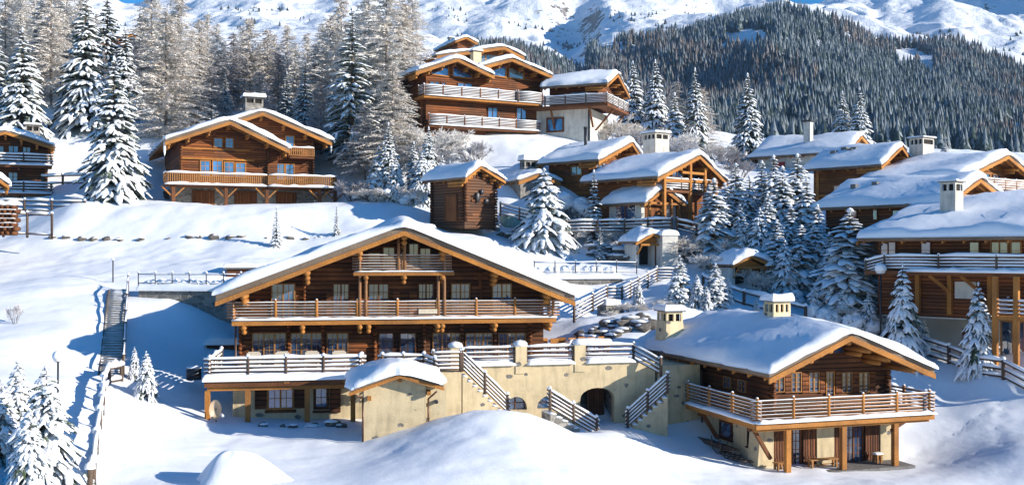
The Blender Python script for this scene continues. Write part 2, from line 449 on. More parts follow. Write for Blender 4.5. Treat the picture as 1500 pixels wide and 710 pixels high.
def window(H, xa, xb, z0, z1, y, par, leaves=2, frame='frame', glass='glass', cols=2, rows=3, shutters=0, fw=.07, sh='log_dark', depth=.1):
    """window on the plane y=const, facing -y"""
    f = MB(); d0 = y-depth; d1 = y+.02
    f.box(xa-fw, xa, d0, d1, z0-fw, z1+fw); f.box(xb, xb+fw, d0, d1, z0-fw, z1+fw)
    f.box(xa, xb, d0, d1, z1, z1+fw); f.box(xa, xb, d0, d1, z0-fw, z0)
    W = (xb-xa)/leaves
    for i in range(1, leaves): f.box(xa+W*i-.045, xa+W*i+.045, d0+.02, d1, z0, z1)
    for i in range(leaves):
        for c in range(1, cols):
            xx = xa+W*i+W*c/cols; f.box(xx-.016, xx+.016, d0+.045, d1, z0, z1)
    for r in range(1, rows):
        zz = z0+(z1-z0)*r/rows; f.box(xa, xb, d0+.048, d1, zz-.016, zz+.016)
    fo = f.build('window', M[frame], par)
    g = MB(); g.box(xa+.002, xb-.002, y-depth+.065, y-depth+.075, z0+.002, z1-.002); g.build('pane', M[glass], fo)
    if shutters:
        w = (xb-xa)*.5
        for s_ in ((-1, 1) if shutters == 2 else (shutters,)):
            m_ = MB()
            x0 = xa-fw-w-.02 if s_ < 0 else xb+fw+.02
            m_.box(x0, x0+w, y-.09, y-.03, z0-.05, z1+.05)
            m_.box(x0+.03, x0+w-.03, y-.115, y-.09, z0+.15, z0+.27); m_.box(x0+.03, x0+w-.03, y-.115, y-.09, z1-.27, z1-.15)
            m_.build('shutter', M[sh], fo)
    return fo

def window_side(H, ya, yb, z0, z1, x, par, sgn=-1, leaves=2, frame='frame', glass='glass', rows=2, fw=.07):
    """window on the plane x=const, facing sgn*x"""
    f = MB(); d = sgn*.1; lo, hi = min(x, x+d), max(x, x+d)
    f.box(lo, hi, ya-fw, ya, z0-fw, z1+fw); f.box(lo, hi, yb, yb+fw, z0-fw, z1+fw)
    f.box(lo, hi, ya, yb, z1, z1+fw); f.box(lo, hi, ya, yb, z0-fw, z0)
    W = (yb-ya)/leaves
    for i in range(1, leaves): f.box(lo+.01, hi-.01, ya+W*i-.04, ya+W*i+.04, z0, z1)
    for r in range(1, rows): f.box(lo+.03, hi-.03, ya, yb, z0+(z1-z0)*r/rows-.015, z0+(z1-z0)*r/rows+.015)
    fo = f.build('window', M[frame], par)
    g = MB(); g.box(x+sgn*.045-.004, x+sgn*.045+.004, ya+.002, yb-.002, z0+.002, z1-.002); g.build('pane', M[glass], fo)
    return fo

def railing(par, pts, h=1.05, nrail=5, mat='rail', post_mat='rail', spacing=2.2, snow=.07, post_h=None, r=.045, ext=.0, lumpy=True, hero=True, part='railing', top_snow=.12, square=False, lump=.09):
    """log railing along a polyline of 3D points (deck level)"""
    R = MB(); S = MB(); posts = []
    for a, b in zip(pts, pts[1:]):
        a = Vector(a); b = Vector(b); d = (b-a); L = d.length; dn = d.normalized()
        e = Vector((dn.x, dn.y, dn.z))*ext
        for i in range(nrail):
            z = h*(.16+.84*i/(nrail-1))*.97
            jj = RND.uniform(-.01, .01)
            p = a-e+Vector((0, 0, z+jj)); q = b+e+Vector((0, 0, z-jj))
            if square: R.beam(p, q, r*1.0, r*2.6)
            else: R.log(p, q, r, 6)
            last = i == nrail-1
            if snow: S.strip(p+Vector((0, 0, r*.75 if not square else r*1.3)), q+Vector((0, 0, r*.75 if not square else r*1.3)), r*2.1*(1.25 if last else .8), (top_snow if last else snow), seg=max(2, int(L/(.5 if hero else 1.2))))
        n = max(1, round(L/spacing))
        for i in range(n+1):
            c = a+d*(i/n)
            if not posts or (c-posts[-1]).length > .2: posts.append(c)
    o = R.build(part, M[mat], par, True)
    if o is None: return None
    if S.v: S.build('rail_snow', M['snow_roof'], o, True)
    ph = post_h or h+.14
    cap = MB()
    for c in posts:
        pb = MB(); pb.log(c+Vector((0, 0, -.02)), c+Vector((0, 0, ph)), r*1.75, 8)
        pb.build('post', M[post_mat], o, True)
        if snow: cap.blob(c+Vector((0, 0, ph-.01)), lump, lump, lump*1.15, n=8, k=4, zcut=-.2)
    if cap.v: cap.build('post_cap_snow', M['snow_roof'], o, True)
    return o

def snow_slab(x0, x1, y0, y1, z, T, nx=10, ny=6, seed=0, r=.2, zf=None):
    """rounded slab of snow on a flat surface, as MB (local frame)"""
    rs = random.Random(seed); ph = [rs.uniform(0, 6.28) for _ in range(6)]
    xs = edge_samples(x0, x1, nx, r); ys = edge_samples(y0, y1, ny, r)
    G = []
    for x in xs:
        row = []
        for y in ys:
            e = min(x-xs[0], xs[-1]-x, y-ys[0], ys[-1]-y); q = min(e/r, 1); f = math.sqrt(max(0, 1-(1-q)**2))
            nz = .12*math.sin(x*2+ph[0])+.12*math.sin(y*2.3+ph[1])+.08*math.sin(x*5+y*3+ph[2])
            row.append((x, y, z+f*T*(1+nz)))
        G.append(row)
    m = MB(); m.grid(G)
    return m
# ------------------------------------------------------------------ terrain
PIX = [(60,712,37),(0,700,37),(150,708,40),(240,705,40),(300,708,39),(420,700,41),(500,695,42),
 (560,662,46),(620,628,47.5),(680,605,48.6),(740,599,49),(800,615,49),(850,640,48),(900,668,46.5),(960,700,45.5),(740,712,39),(620,712,38.5),(850,712,40.5),
 (900,632,55),(960,688,49.5),(1000,652,57),(1050,672,55),(1100,692,53),(1200,690,54),(1300,682,56),(1350,668,58),(1420,652,58),(1450,605,61),
 (1500,604,60.5),(1500,655,54),(1400,574,65),(1500,715,49),(1400,712,49),(1300,712,49),(1200,712,49),(1100,713,48),(1000,712,46),
 (1350,517,71),(1440,550,65),(1500,576,62.5),(1390,532,68),(1480,516,67),(1440,516,70),(1530,518,64),(1400,510,74),(1310,480,78),(1250,462,76),(1180,445,79),(1060,442,76),(1000,440,74),(1000,472,70),
 (950,484,68),(900,505,66),(850,508,66),(845,472,71),(980,402,84),(1080,402,84),(1100,420,82),(950,388,88),(1030,372,90),(1050,345,95),
 (950,328,95),(840,332,96),(950,322,100),(880,368,91),(820,390,86),(900,392,86),(860,470,77),(900,462,77),
 (0,560,50),(100,560,52),(100,480,62),(0,480,62),(0,420,72),(100,420,72),(0,360,88),(100,356,88),(200,356,88),(300,356,88),(400,356,88),
 (300,408,76),(200,408,76),(260,445,70),(330,472,70),(250,500,66),(200,560,57),(280,600,54),(300,614,53),(240,640,48),(150,620,47),(200,690,41),(320,500,66),
 (165,552,57),(172,430,73),(100,620,45),(0,620,44),(400,640,50),(480,640,50),(400,616,54),(500,616,54),(350,625,52),
 (700,348,90),(600,332,92),(640,329,95),(740,332,96),(800,368,90),(850,388,87),(450,348,90),(500,308,95),(560,300,98),
 (100,306,94),(200,303,94.5),(300,303,94.5),(400,303,94.5),(450,304,95),(40,332,93),(40,302,100),(130,290,103),(100,240,112),(130,180,125),
 (300,304,103),(450,304,106),(300,200,122),(560,270,106),(620,262,106),(700,222,110),(760,216,110),(700,190,116),(620,190,113),(840,215,113),
 (800,264,103),(860,278,102),(760,292,100),(740,322,97),(900,208,124),(1000,230,125),(1060,300,104),(1080,240,125),(1150,330,95),(1150,382,86),
 (1200,420,82),(1200,305,100),(1150,245,118),(1300,350,84),(1450,350,84),(1300,255,115),(1500,262,115),(1500,242,150),(1200,237,150),(1000,218,150),
 (800,155,150),(600,112,150),(400,112,150),(200,104,155),(0,104,155),(0,185,125),(450,170,140),(500,240,112),(350,385,80),(20,250,108)]
XYZ = [(38,57,-10.3),(45,64,-9.4),(42,49,-12.2),(34,44,-12.4),(62,60,-12.5),(52,76,-7.2),(30,40,-12),(4.9,57.3,-9.95),(2,56.6,-9.75),(7,58,-9.95),(7.6,60.5,-9.7),(4.9,60,-9.8),(-1.5,56.2,-9.0),(-10,57,-9.0),(0,58,-9.4),(6,59,-9.7),(-10,68,-7.2),(4,68,-6.9),(-4,63,-8.4),(-8,78,-3.6),(4,78,-3.9),(2,53.5,-9.3),(-6,53,-9.1),
 (16,62,-9.4),(22,62,-9.9),(14,68,-6.2),(-60,40,-8),(-70,60,-4),(-75,90,1),(-90,150,24),(58,40,-14),(75,58,-14),(75,90,0),(95,150,12),
 (0,14,-10.2),(-20,14,-9.6),(20,14,-11),(0,28,-9.9),(-12,28,-9.3),(14,28,-10.8),(40,14,-12),(-40,14,-9)]
CP = np.array([P(*p) for p in PIX]+XYZ, float)
def _k(r2): return .5*r2*np.log(r2+1e-9)
_n = len(CP); _A = np.zeros((_n+3, _n+3))
_d = ((CP[:, None, :2]-CP[None, :, :2])**2).sum(-1)
_A[:_n, :_n] = _k(_d)+np.eye(_n)*1.0
_A[:_n, _n] = 1; _A[:_n, _n+1:] = CP[:, :2]; _A[_n:, :_n] = _A[:_n, _n:].T
_W = np.linalg.solve(_A, np.concatenate([CP[:, 2], np.zeros(3)]))
def hash2(ix, iy, s):
    h = (ix*374761393+iy*668265263+s*1274126177) & 0xffffffff
    h = ((h ^ (h >> 13))*1274126177) & 0xffffffff
    return ((h ^ (h >> 16)) & 0xffff)/65535.0
def vnoise(x, y, s=0):
    x = np.asarray(x, float); y = np.asarray(y, float)
    ix = np.floor(x).astype(np.int64); iy = np.floor(y).astype(np.int64); fx = x-ix; fy = y-iy
    fx = fx*fx*(3-2*fx); fy = fy*fy*(3-2*fy)
    a = hash2(ix, iy, s); b = hash2(ix+1, iy, s); c = hash2(ix, iy+1, s); d = hash2(ix+1, iy+1, s)
    return (a*(1-fx)+b*fx)*(1-fy)+(c*(1-fx)+d*fx)*fy
def fbm(x, y, o=4, s=0, g=.5):
    t = 0; a = 1; n = 0
    for i in range(o):
        t = t+a*vnoise(x*2**i+i*17.3, y*2**i-i*9.1, s+i); n += a; a *= g
    return t/n
def gz_np(x, y):
    x = np.asarray(x, float); y = np.asarray(y, float); sh = x.shape
    x = x.ravel(); y = y.ravel(); out = np.zeros_like(x)
    for i in range(0, len(x), 20000):
        xx = x[i:i+20000]; yy = y[i:i+20000]
        d = (xx[:, None]-CP[None, :, 0])**2+(yy[:, None]-CP[None, :, 1])**2
        out[i:i+20000] = _k(d)@_W[:_n]+_W[_n]+_W[_n+1]*xx+_W[_n+2]*yy
    amp = .25+.9*np.clip((y-62)/30, 0, 1)*0.5
    out += (fbm(x*.22, y*.22, 3, 3)-.5)*amp
    rough = np.clip((fbm(x*.06, y*.06, 2, 9)-.5)*5, 0, 1)
    out += (fbm(x*1.1, y*1.1, 3, 5)-.5)*(.05+.11*rough)
    return out.reshape(sh)
def gz(x, y): return float(gz_np([x], [y])[0])
# rows of snow over a rubble edge (bank foot and boulder slopes) are separate boulders; see below
nx, ny = 620, 560
gx = np.linspace(-98, 98, nx); gy = 8+(np.linspace(0, 1, ny)**1.12)*164
GX, GY = np.meshgrid(gx, gy, indexing='ij')
# keep grid dense: triangular skirt narrows with distance on the near side
GZ = gz_np(GX, GY)
def grid_mesh(name, X, Y, Z, mat):
    ni, nj = X.shape
    co = np.stack([X, Y, Z], -1).reshape(-1, 3).astype(np.float32)
    i, j = np.meshgrid(np.arange(ni-1), np.arange(nj-1), indexing='ij'); a = (i*nj+j).ravel()
    q = np.stack([a, a+nj, a+nj+1, a+1], -1).astype(np.int32)
    me = bpy.data.meshes.new(name); me.vertices.add(len(co)); me.vertices.foreach_set('co', co.ravel())
    me.loops.add(q.size); me.loops.foreach_set('vertex_index', q.ravel())
    me.polygons.add(len(q)); me.polygons.foreach_set('loop_start', np.arange(0, q.size, 4, dtype=np.int32))
    me.polygons.foreach_set('use_smooth', np.ones(len(q), bool))
    me.update(calc_edges=True); me.materials.append(mat)
    o = bpy.data.objects.new(name, me); COL.objects.link(o); return o
def gpt(px, D): return ((px-CX)/F*D, D)
def foot_tracks(X, Y, Z, pts, w=.28, dep=.10):
    for a, b in zip(pts, pts[1:]):
        a = np.array(a); b = np.array(b); L = np.linalg.norm(b-a); n = int(L/.8)
        for i in range(n):
            c = a+(b-a)*(i+.5)/n+np.array([(-1)**i*.14, 0])
            d2 = (X-c[0])**2+(Y-c[1])**2
            m = d2 < 1.2
            Z[m] -= dep*np.exp(-d2[m]/(w*w))
    return Z
for pts in ([(118,39),(126,44),(120,49),(128,54)], [(1330,58),(1400,60),(1450,62),(1500,63)], [(1340,57),(1390,55),(1440,56),(1470,54)],
            [(300,45),(330,49),(350,51)], [(1470,62),(1460,58),(1480,54)], [(60,80),(160,78),(190,76)]):
    GZ = foot_tracks(GX, GY, GZ, [gpt(*p) for p in pts], .2, .11)
tr = tag(grid_mesh('snowy_ground', GX, GY, GZ, M['snow']), kind='structure')

# far country: forested ridge and snow mountain, one continuous surface from the village to the skyline
def interp(px, tab): return np.interp(px, [t[0] for t in tab], [t[1] for t in tab])
T300 = [(-900,90),(0,88),(500,92),(640,110),(760,140),(860,200),(950,235),(1100,243),(1500,246),(2400,246)]
T480 = [(-900,84),(0,80),(500,84),(650,100),(760,118),(860,190),(950,225),(1100,235),(1500,236),(2400,236)]
RIDGE = [(-900,70),(0,68),(400,74),(600,80),(680,92),(740,66),(790,78),(830,108),(850,106),(880,70),(930,62),(1000,52),(1050,38),(1100,24),(1140,14),(1190,18),(1240,34),(1290,58),(1340,64),(1380,57),(1430,72),(1500,102),(1600,140),(2400,200)]
TOP = [(-900,-60),(100,-30),(160,-8),(180,5),(205,6),(225,-8),(300,-45),(700,-70),(900,-60),(1100,-20),(1148,-2),(1160,13),(1190,15),(1215,-2),(1300,-45),(1600,-70),(2400,-60)]
def far_z(px, D):
    p168 = interp(px, [(-900,95),(0,98),(500,102),(640,116),(800,150),(950,215),(1100,236),(2400,246)])
    p3 = interp(px, T300); p4 = interp(px, T480); pr = interp(px, RIDGE); pt = interp(px, TOP)
    z = [(370-p168)/F*168-4, (370-p3)/F*300, (370-p4)/F*480, (370-pr)/F*1100, (370-(pr+14))/F*1280, (370-(pr*.55+pt*.45+6))/F*1900, (370-pt)/F*2700, (370-pt)/F*2700-250]
    Ds = [168, 300, 480, 1100, 1280, 1900, 2700, 3300]
    out = np.zeros_like(D)
    for i in range(len(Ds)-1):
        m = (D >= Ds[i]) & (D <= Ds[i+1]); t = (D-Ds[i])/(Ds[i+1]-Ds[i])
        out = np.where(m, z[i]*(1-t)+z[i+1]*t, out)
    x = (px-CX)/F*D; y = D
    env = np.clip((D-300)/500, 0, 1)
    keep = 1-.82*np.exp(-((D-1100)/150)**2)
    top = np.exp(-((D-2700)/420)**2)
    out += env*keep*(1-.75*top)*(np.abs(fbm(x/330, y/330, 5, 21)-.5)*-170+22)
    gul = np.abs(fbm(x/90+fbm(x/200, y/200, 2, 4)*2, y/240, 4, 33)-.5)
    out += env*keep*(1-.6*top)*gul*-48*np.clip((D-700)/900, .25, 1)
    out += env*(fbm(x/28, y/28, 3, 40)-.5)*9*np.clip((D-900)/700, .15, 1)
    out += 420*np.exp(-((px-1790)/150)**2)*np.clip((D-1600)/500, 0, 1)*(.8+.4*fbm(x/150, y/150, 3, 66))  # unseen off-frame peak, added to throw shade on the far right snow
    return out
fpx = np.linspace(-900, 2400, 760); fD = np.concatenate([np.linspace(168, 480, 40), np.linspace(492, 1300, 150), np.linspace(1310, 2700, 210), np.linspace(2760, 3300, 6)])
FPX, FD = np.meshgrid(fpx, fD, indexing='ij')
FZ = far_z(FPX, FD); FX = (FPX-CX)/F*FD
def mountain_mat():
    m, nt, b = new_mat('mountain_snow')
    v = coords(nt); n1 = noise(nt, v, .02, 8, .65); n2 = noise(nt, coords(nt, (1, 1, 2.2)), .055, 8, .7)
    geo = nt.nodes.new('ShaderNodeNewGeometry'); sp = nt.nodes.new('ShaderNodeSeparateXYZ'); nt.links.new(geo.outputs['Normal'], sp.inputs[0])
    steep = mth(nt, 'ADD', mth(nt, 'MULTIPLY', mth(nt, 'SUBTRACT', .86, sp.outputs[2]), 2.2), mth(nt, 'MULTIPLY', mth(nt, 'SUBTRACT', n2, .5), 1.9))
    mk = ramp(nt, steep, [(.46, (0, 0, 0)), (.56, (1, 1, 1))])
    rockc = ramp(nt, n1, [(.35, (.10, .085, .07)), (.65, (.27, .22, .18))])
    c = mixc(nt, mk, (.84, .86, .89), rockc)
    nt.links.new(c, b.inputs['Base Color']); b.inputs['Roughness'].default_value = .8; b.inputs['Specular IOR Level'].default_value = .1
    bump(nt, b, noise(nt, v, .07, 8, .65), .8, 6)
    return m
M['mountain'] = mountain_mat()
mt = tag(grid_mesh('mountain', FX, FD, FZ, M['mountain']), kind='structure')

# far forest: one mass of small conifers, each a jagged stack of snow-topped skirts
def conifer_proto(seed, seg=6):
    r = np.random.RandomState(seed); V = []; Fc = []; mi = []
    layers = 6
    for L in range(layers):
        zb = .05+.80*L/layers; zt = min(1, zb+.36); R = .19*(1-L/layers)**.9+.015; n = seg
        base = len(V); ang = r.rand()*6.28
        for i in range(n*2):
            a = ang+i*math.pi/n; rr = R*(1.18 if i % 2 == 0 else .62)*r.uniform(.85, 1.15)
            V.append((rr*math.cos(a), rr*math.sin(a), zb-(.03 if i % 2 == 0 else -.035)))
        V.append((0, 0, zt))
        for i in range(n*2):
            Fc.append((base+i, base+(i+1) % (2*n), base+2*n)); mi.append(1 if (r.rand() < .24+.06*L) else 0)
    return np.array(V, np.float32), np.array(Fc, np.int32), np.array(mi, np.int32)
protos = [conifer_proto(s, 4) for s in range(5)]
def fz_at(px, D): return far_z(np.asarray(px, float), np.asarray(D, float))
rs = np.random.RandomState(5)
def clear_mask(px, py):
    """where the photograph shows open snow inside the wood"""
    c = np.zeros(px.shape, bool)
    for (cx, cy, rx, ry) in ((1095,55,36,13),(1070,72,22,8),(1335,88,26,14),(1200,74,9,13),(1018,22,30,9),(1470,205,26,7),(1150,100,10,5),(870,60,14,7)):
        c |= ((px-cx)/rx)**2+((py-cy)/ry)**2 < 1
    return c
N0 = 44000
cpx = rs.uniform(640, 1720, N0); cD = np.exp(rs.uniform(math.log(400), math.log(1120), N0))
cz = fz_at(cpx, cD); cpy = HY-cz/cD*F
jit = fbm(cpx/22, cpy/12, 3, 70)*26-13
dens = fbm(cpx/40, cD/90, 3, 77)
ok = (~clear_mask(cpx+jit, cpy+jit*.5))
leftlim = np.where(cpy > 110, 845+(cpy-110)*-.2, 860)
ok &= (cpx > leftlim) | ((cpx > 690) & (cpx < 870) & (cpy > interp(cpx, [(690,96),(740,64),(800,84),(850,104),(870,120)])+6))
ok &= (cpy > interp(cpx, [(640,90),(860,76),(930,60),(1000,52),(1100,22),(1150,14),(1240,38),(1290,62),(1340,66),(1400,60),(1500,104),(1720,170)])+2+np.abs(jit)*.4)
ok &= (dens > .27)
cpx, cD, cz = cpx[ok], cD[ok], cz[ok]
# sparse trees and scrub on the open mountain
N1 = 5200
spx = rs.uniform(150, 1540, N1); sD = rs.uniform(1180, 2450, N1); sz = fz_at(spx, sD); spy = HY-sz/sD*F
sc_d = fbm(spx/45, spy/14, 3, 91)
sok = ((spx < 860) & (sc_d > .56) & (spy > 12)) | ((spx >= 860) & (spx < 1180) & (sc_d > .54) & (spy > 20)) | ((spx >= 1100) & (sc_d > .64) & (spy > 45))
spx, sD, sz = spx[sok], sD[sok], sz[sok]
def mass(name, xs, ys, zs, hs, ws, mats, cols_seed):
    nV = 0; Vs = []; Fs = []; Ms = []
    pid = rs.randint(0, len(protos), len(xs))
    for k, (V, Fc, mi) in enumerate(protos):
        I = np.where(pid == k)[0]
        if not len(I): continue
        a = rs.uniform(0, 6.28, len(I)); ca, sa = np.cos(a), np.sin(a)
        X = V[None, :, 0]*ca[:, None]-V[None, :, 1]*sa[:, None]; Y = V[None, :, 0]*sa[:, None]+V[None, :, 1]*ca[:, None]
        h = hs[I][:, None]; w = ws[I][:, None]
        W = np.stack([X*h*w+xs[I][:, None], Y*h*w+ys[I][:, None], V[None, :, 2]*h+zs[I][:, None]-.3], -1)
        Vs.append(W.reshape(-1, 3)); Fs.append((Fc[None]+(np.arange(len(I))*len(V))[:, None, None]+nV).reshape(-1, 3)); nV += len(I)*len(V)
        kind = (fbm(xs[I]/120, ys[I]/120, 2, 55) > .56) & (rs.rand(len(I)) < .7)      # larch stands: brownish
        mm = np.tile(mi[None], (len(I), 1)); mm = np.where(kind[:, None] & (mm == 0), 2, mm); mm = np.where(kind[:, None] & (mm == 1), 3, mm)
        Ms.append(mm.ravel())
    V = np.concatenate(Vs).astype(np.float32); Fa = np.concatenate(Fs).astype(np.int32); Ma = np.concatenate(Ms).astype(np.int32)
    me = bpy.data.meshes.new(name); me.vertices.add(len(V)); me.vertices.foreach_set('co', V.ravel())
    me.loops.add(Fa.size); me.loops.foreach_set('vertex_index', Fa.ravel())
    me.polygons.add(len(Fa)); me.polygons.foreach_set('loop_start', np.arange(0, Fa.size, 3, dtype=np.int32)); me.polygons.foreach_set('material_index', Ma)
    me.update(calc_edges=True)
    for m in mats: me.materials.append(m)
    o = bpy.data.objects.new(name, me); COL.objects.link(o); return tag(o, kind='stuff')
M['far_needle'] = two_tone('far_needles', (.012, .024, .022), (.045, .068, .062), .02)  # bluish lift in the colour stands in for distance haze
M['far_frost'] = two_tone('far_frosted_boughs', (.10, .125, .14), (.21, .245, .265), .03)
M['far_larch'] = two_tone('far_larch', (.035, .03, .026), (.085, .065, .052), .02)
M['far_larch_frost'] = two_tone('far_larch_frost', (.12, .115, .11), (.22, .21, .21), .03)
fm = [M['far_needle'], M['far_frost'], M['far_larch'], M['far_larch_frost']]
fo_ = mass('forest', (cpx-CX)/F*cD, cD, cz, 7+8*rs.rand(len(cpx))**1.6+2.5*fbm(cpx/25, cD/60, 2, 88), rs.uniform(.75, 1.1, len(cpx)), fm, 1)
tag(fo_, 'dark frosted conifer forest covering the ridge beyond the village', 'forest', kind='stuff')
fs_ = mass('mountain_scrub', (spx-CX)/F*sD, sD, sz, rs.uniform(3, 9, len(spx)), rs.uniform(1.1, 2.0, len(spx)), fm, 2)
tag(fs_, 'scattered dark scrub and small trees on the snowy mountainside', 'scrub', kind='stuff')
# ------------------------------------------------------------------ main chalet
def log_ends(b, x, y, z0, z1, r=.12, out=.3, axis='y'):
    z = z0+r; b.np += 1; b.cur = b.np
    while z < z1:
        b.log((x, y-out*(1+RND.uniform(-.2, .2)), z), (x, y+.15, z), r*RND.uniform(.85, 1), 7); z += r*2.05
def gable_wall(H, par, x0, x1, y0, y1, z0, rzf, xm, mat, name='wall', inset=.1):
    b = MB(); b.prism([(x0, z0), (x1, z0), (x1, rzf(x1)-inset), (xm, rzf(xm)-inset), (x0, rzf(x0)-inset)], y0, y1)
    return b.build(name, M[mat], par)

H = House('chalet', 'largest dark timber chalet in the centre with wide snowy gable roof and long log balconies', 344, 57, 9, -8.9)
R = H.root; X = H.x; Z = H.z
DK, UP, G0 = 2.3, 5.12, 0.0
yw = 1.6
ro, rz = roof(R, X(316, -.9), X(842, -.9), X(592, -.9), -.9, 15.2, Z(441, X(316, -.9), -.9), Z(441, X(842, -.9), -.9), Z(338, X(592, -.9), -.9), T=.52, thick=.34, board=.27, seed=1, purlins=False)
xm = X(592, -.9)
wl, wr = X(350, yw), X(796, yw)
wall = gable_wall(H, R, wl, wr, yw, 14.5, DK-.3, rz, xm, 'log_dark')
# purlin beam ends under the overhang
pl = MB()
for px_ in (358, 450, 527, 592, 648, 724, 800):
    x = X(px_, 0); z = rz(x)-.34
    pl.log((x, -.7, z), (x, yw+.3, z), .17, 8); pl.log((x, -.35, z-.3), (x, yw+.3, z-.3), .15, 8)
    pl.log((x, .2, z-.56), (x, yw+.3, z-.56), .13, 8)
pl.build('purlin', M['beam'], ro, True)
# log corner stacks on the facade
le = MB()
for px_, z0, z1 in ((352, DK, UP-.3), (423, DK, UP-.3), (473, DK, UP-.3), (549, DK, UP-.3), (621, DK, UP-.3), (676, DK, UP-.3), (725, DK, UP-.3), (776, DK, UP-.3), (352, UP, rz(X(352, yw))-.4), (446, UP, 8.2), (528, UP, 8.6), (648, UP, 8.6), (703, UP, 8.2), (790, UP, rz(X(790, yw))-.4)):
    log_ends(le, X(px_, yw), yw, z0, z1)
le.build('log_end_stack', M['log_red'], R, True)
# windows: ground floor french windows, first floor, attic
for (a, b, lv) in ((371, 418, 3), (427, 471, 3), (480, 509, 2), (556, 575, 1), (587, 608, 1), (635, 673, 3), (683, 720, 3), (731, 768, 3)):
    window(H, X(a, yw), X(b, yw), DK+.08, Z(488.5, X(a, yw), yw), yw, R, lv, 'frame' if lv > 1 else 'beam_dark', 'glass', 2, 4, fw=.06)
for (a, b, lv, fr) in ((399, 431, 2, 'frame'), (489, 510, 2, 'beam_dark'), (541, 568, 2, 'beam_dark'), (614, 634, 2, 'beam_dark'), (662, 687, 2, 'frame'), (722, 748, 2, 'frame')):
    window(H, X(a, yw), X(b, yw), UP+.1, Z(416.5, X(a, yw), yw), yw, R, lv, fr, 'glass_sky' if a in (399, 662, 722) else 'glass', 2, 4, fw=.07)
for (a, b) in ((541, 556), (562, 577), (600, 612), (616, 630)):
    x = X(a, yw)
    window(H, x, X(b, yw), 7.95, min(Z(349, x, yw), rz(x)-.55), yw, R, 1, 'frame', 'glass', 2, 2, fw=.06)
# shutters and vertical board fields between the windows
sh = MB()
for (a, b, z0, z1) in ((434, 443, UP+.1, 6.9), (478, 487, UP+.1, 6.6), (512, 522, UP+.1, 6.6), (576, 586, UP+.1, 6.6), (600, 611, UP+.1, 6.6), (692, 703, UP+.1, 6.9), (545, 553, DK+.1, 4.5), (612, 630, DK+.1, 3.9), (511, 545, DK+.1, 3.7)):
    sh.box(X(a, yw), X(b, yw), yw-.07, yw-.004, z0, z1)
sh.build('shutter', M['log_red'], R)
# upper long balcony
bx0, bx1 = X(341, 0), X(813, 0)
db = MB(); db.box(bx0, bx1, 0, yw-.02, UP-.2, UP); db.box(bx0-.05, bx1+.05, -.1, .02, UP-.28, UP-.02)
deck = db.build('balcony', M['beam'], R)
cs = MB()
for px_ in (357, 443, 527, 540, 641, 648, 725, 805):
    x = X(px_, 0); cs.log((x, -.22, UP-.42), (x, yw+.1, UP-.42), .15, 8); cs.log((x, .12, UP-.68), (x, yw+.1, UP-.68), .13, 8)
cs.build('bracket_log', M['beam'], deck, True)
s_ = MB(); s_.strip((bx0-.05, -.02, UP), (bx1+.1, -.02, UP), .34, .14, seg=40, jit=.25); s_.build('deck_snow', M['snow_roof'], deck, True)
railing(R, [(bx0+.05, yw-.3, UP), (bx0+.05, .06, UP), (bx1-.1, .06, UP), (bx1-.1, yw-.3, UP)], 1.0, 6, 'rail', 'beam', 2.15, .014, r=.05, ext=.38, top_snow=.035, lump=.06, part='balcony_railing')
# attic balcony
AZ = Z(398, X(525, 0), 0); ax0, ax1 = X(519, 0), X(664, 0)
db = MB(); db.box(ax0, ax1, 0, yw-.02, AZ-.16, AZ); db.box(ax0-.05, ax1+.05, -.1, .02, AZ-.22, AZ-.02)
d2 = db.build('balcony', M['beam'], R)
cs = MB()
for px_ in (536, 592, 648):
    x = X(px_, 0); cs.log((x, -.2, AZ-.34), (x, yw+.1, AZ-.34), .15, 8); cs.log((x, .1, AZ-.6), (x, yw+.1, AZ-.6), .12, 8)
cs.build('bracket_log', M['beam'], d2, True)
s_ = MB(); s_.strip((ax0, -.02, AZ), (ax1, -.02, AZ), .24, .07, seg=14); s_.build('deck_snow', M['snow_roof'], d2, True)
railing(R, [(ax0+.3, yw-.3, AZ), (ax0+.3, .06, AZ), (ax1-.5, .06, AZ), (ax1-.5, yw-.3, AZ)], .95, 6, 'rail', 'rail', 2.6, .02, r=.045, ext=.42, top_snow=.03, lump=.03, part='balcony_railing')
for px_ in (527, 536, 584, 593, 642, 651):
    x = X(px_, 0); zt = rz(x)-.25 if px_ in (584, 593) else AZ-.2
    z0 = AZ if px_ in (584, 593) else UP
    p_ = MB(); p_.log((x, .02, z0), (x, .02, zt), .085, 8); p_.build('balcony_post', M['rail'], R, True)
for px_ in (527, 651):
    x = X(px_, 0); p_ = MB(); p_.log((x, .02, AZ), (x, .02, rz(x)-.3), .08, 8); p_.build('balcony_post', M['rail'], R, True)
# ridge chimney behind
ch = MB(); cx_ = X(625, 7); ch.box(cx_-.45, cx_+.45, 6.6, 7.5, rz(cx_)+.2, rz(cx_)+1.15)
c1 = ch.build('chimney', M['chimney_yellow'], ro)
sb = MB(); sb.blob((cx_, 7.05, rz(cx_)+1.14), .62, .62, .28, n=12, k=4, zcut=0); sb.build('chimney_snow', M['snow_roof'], c1, True)
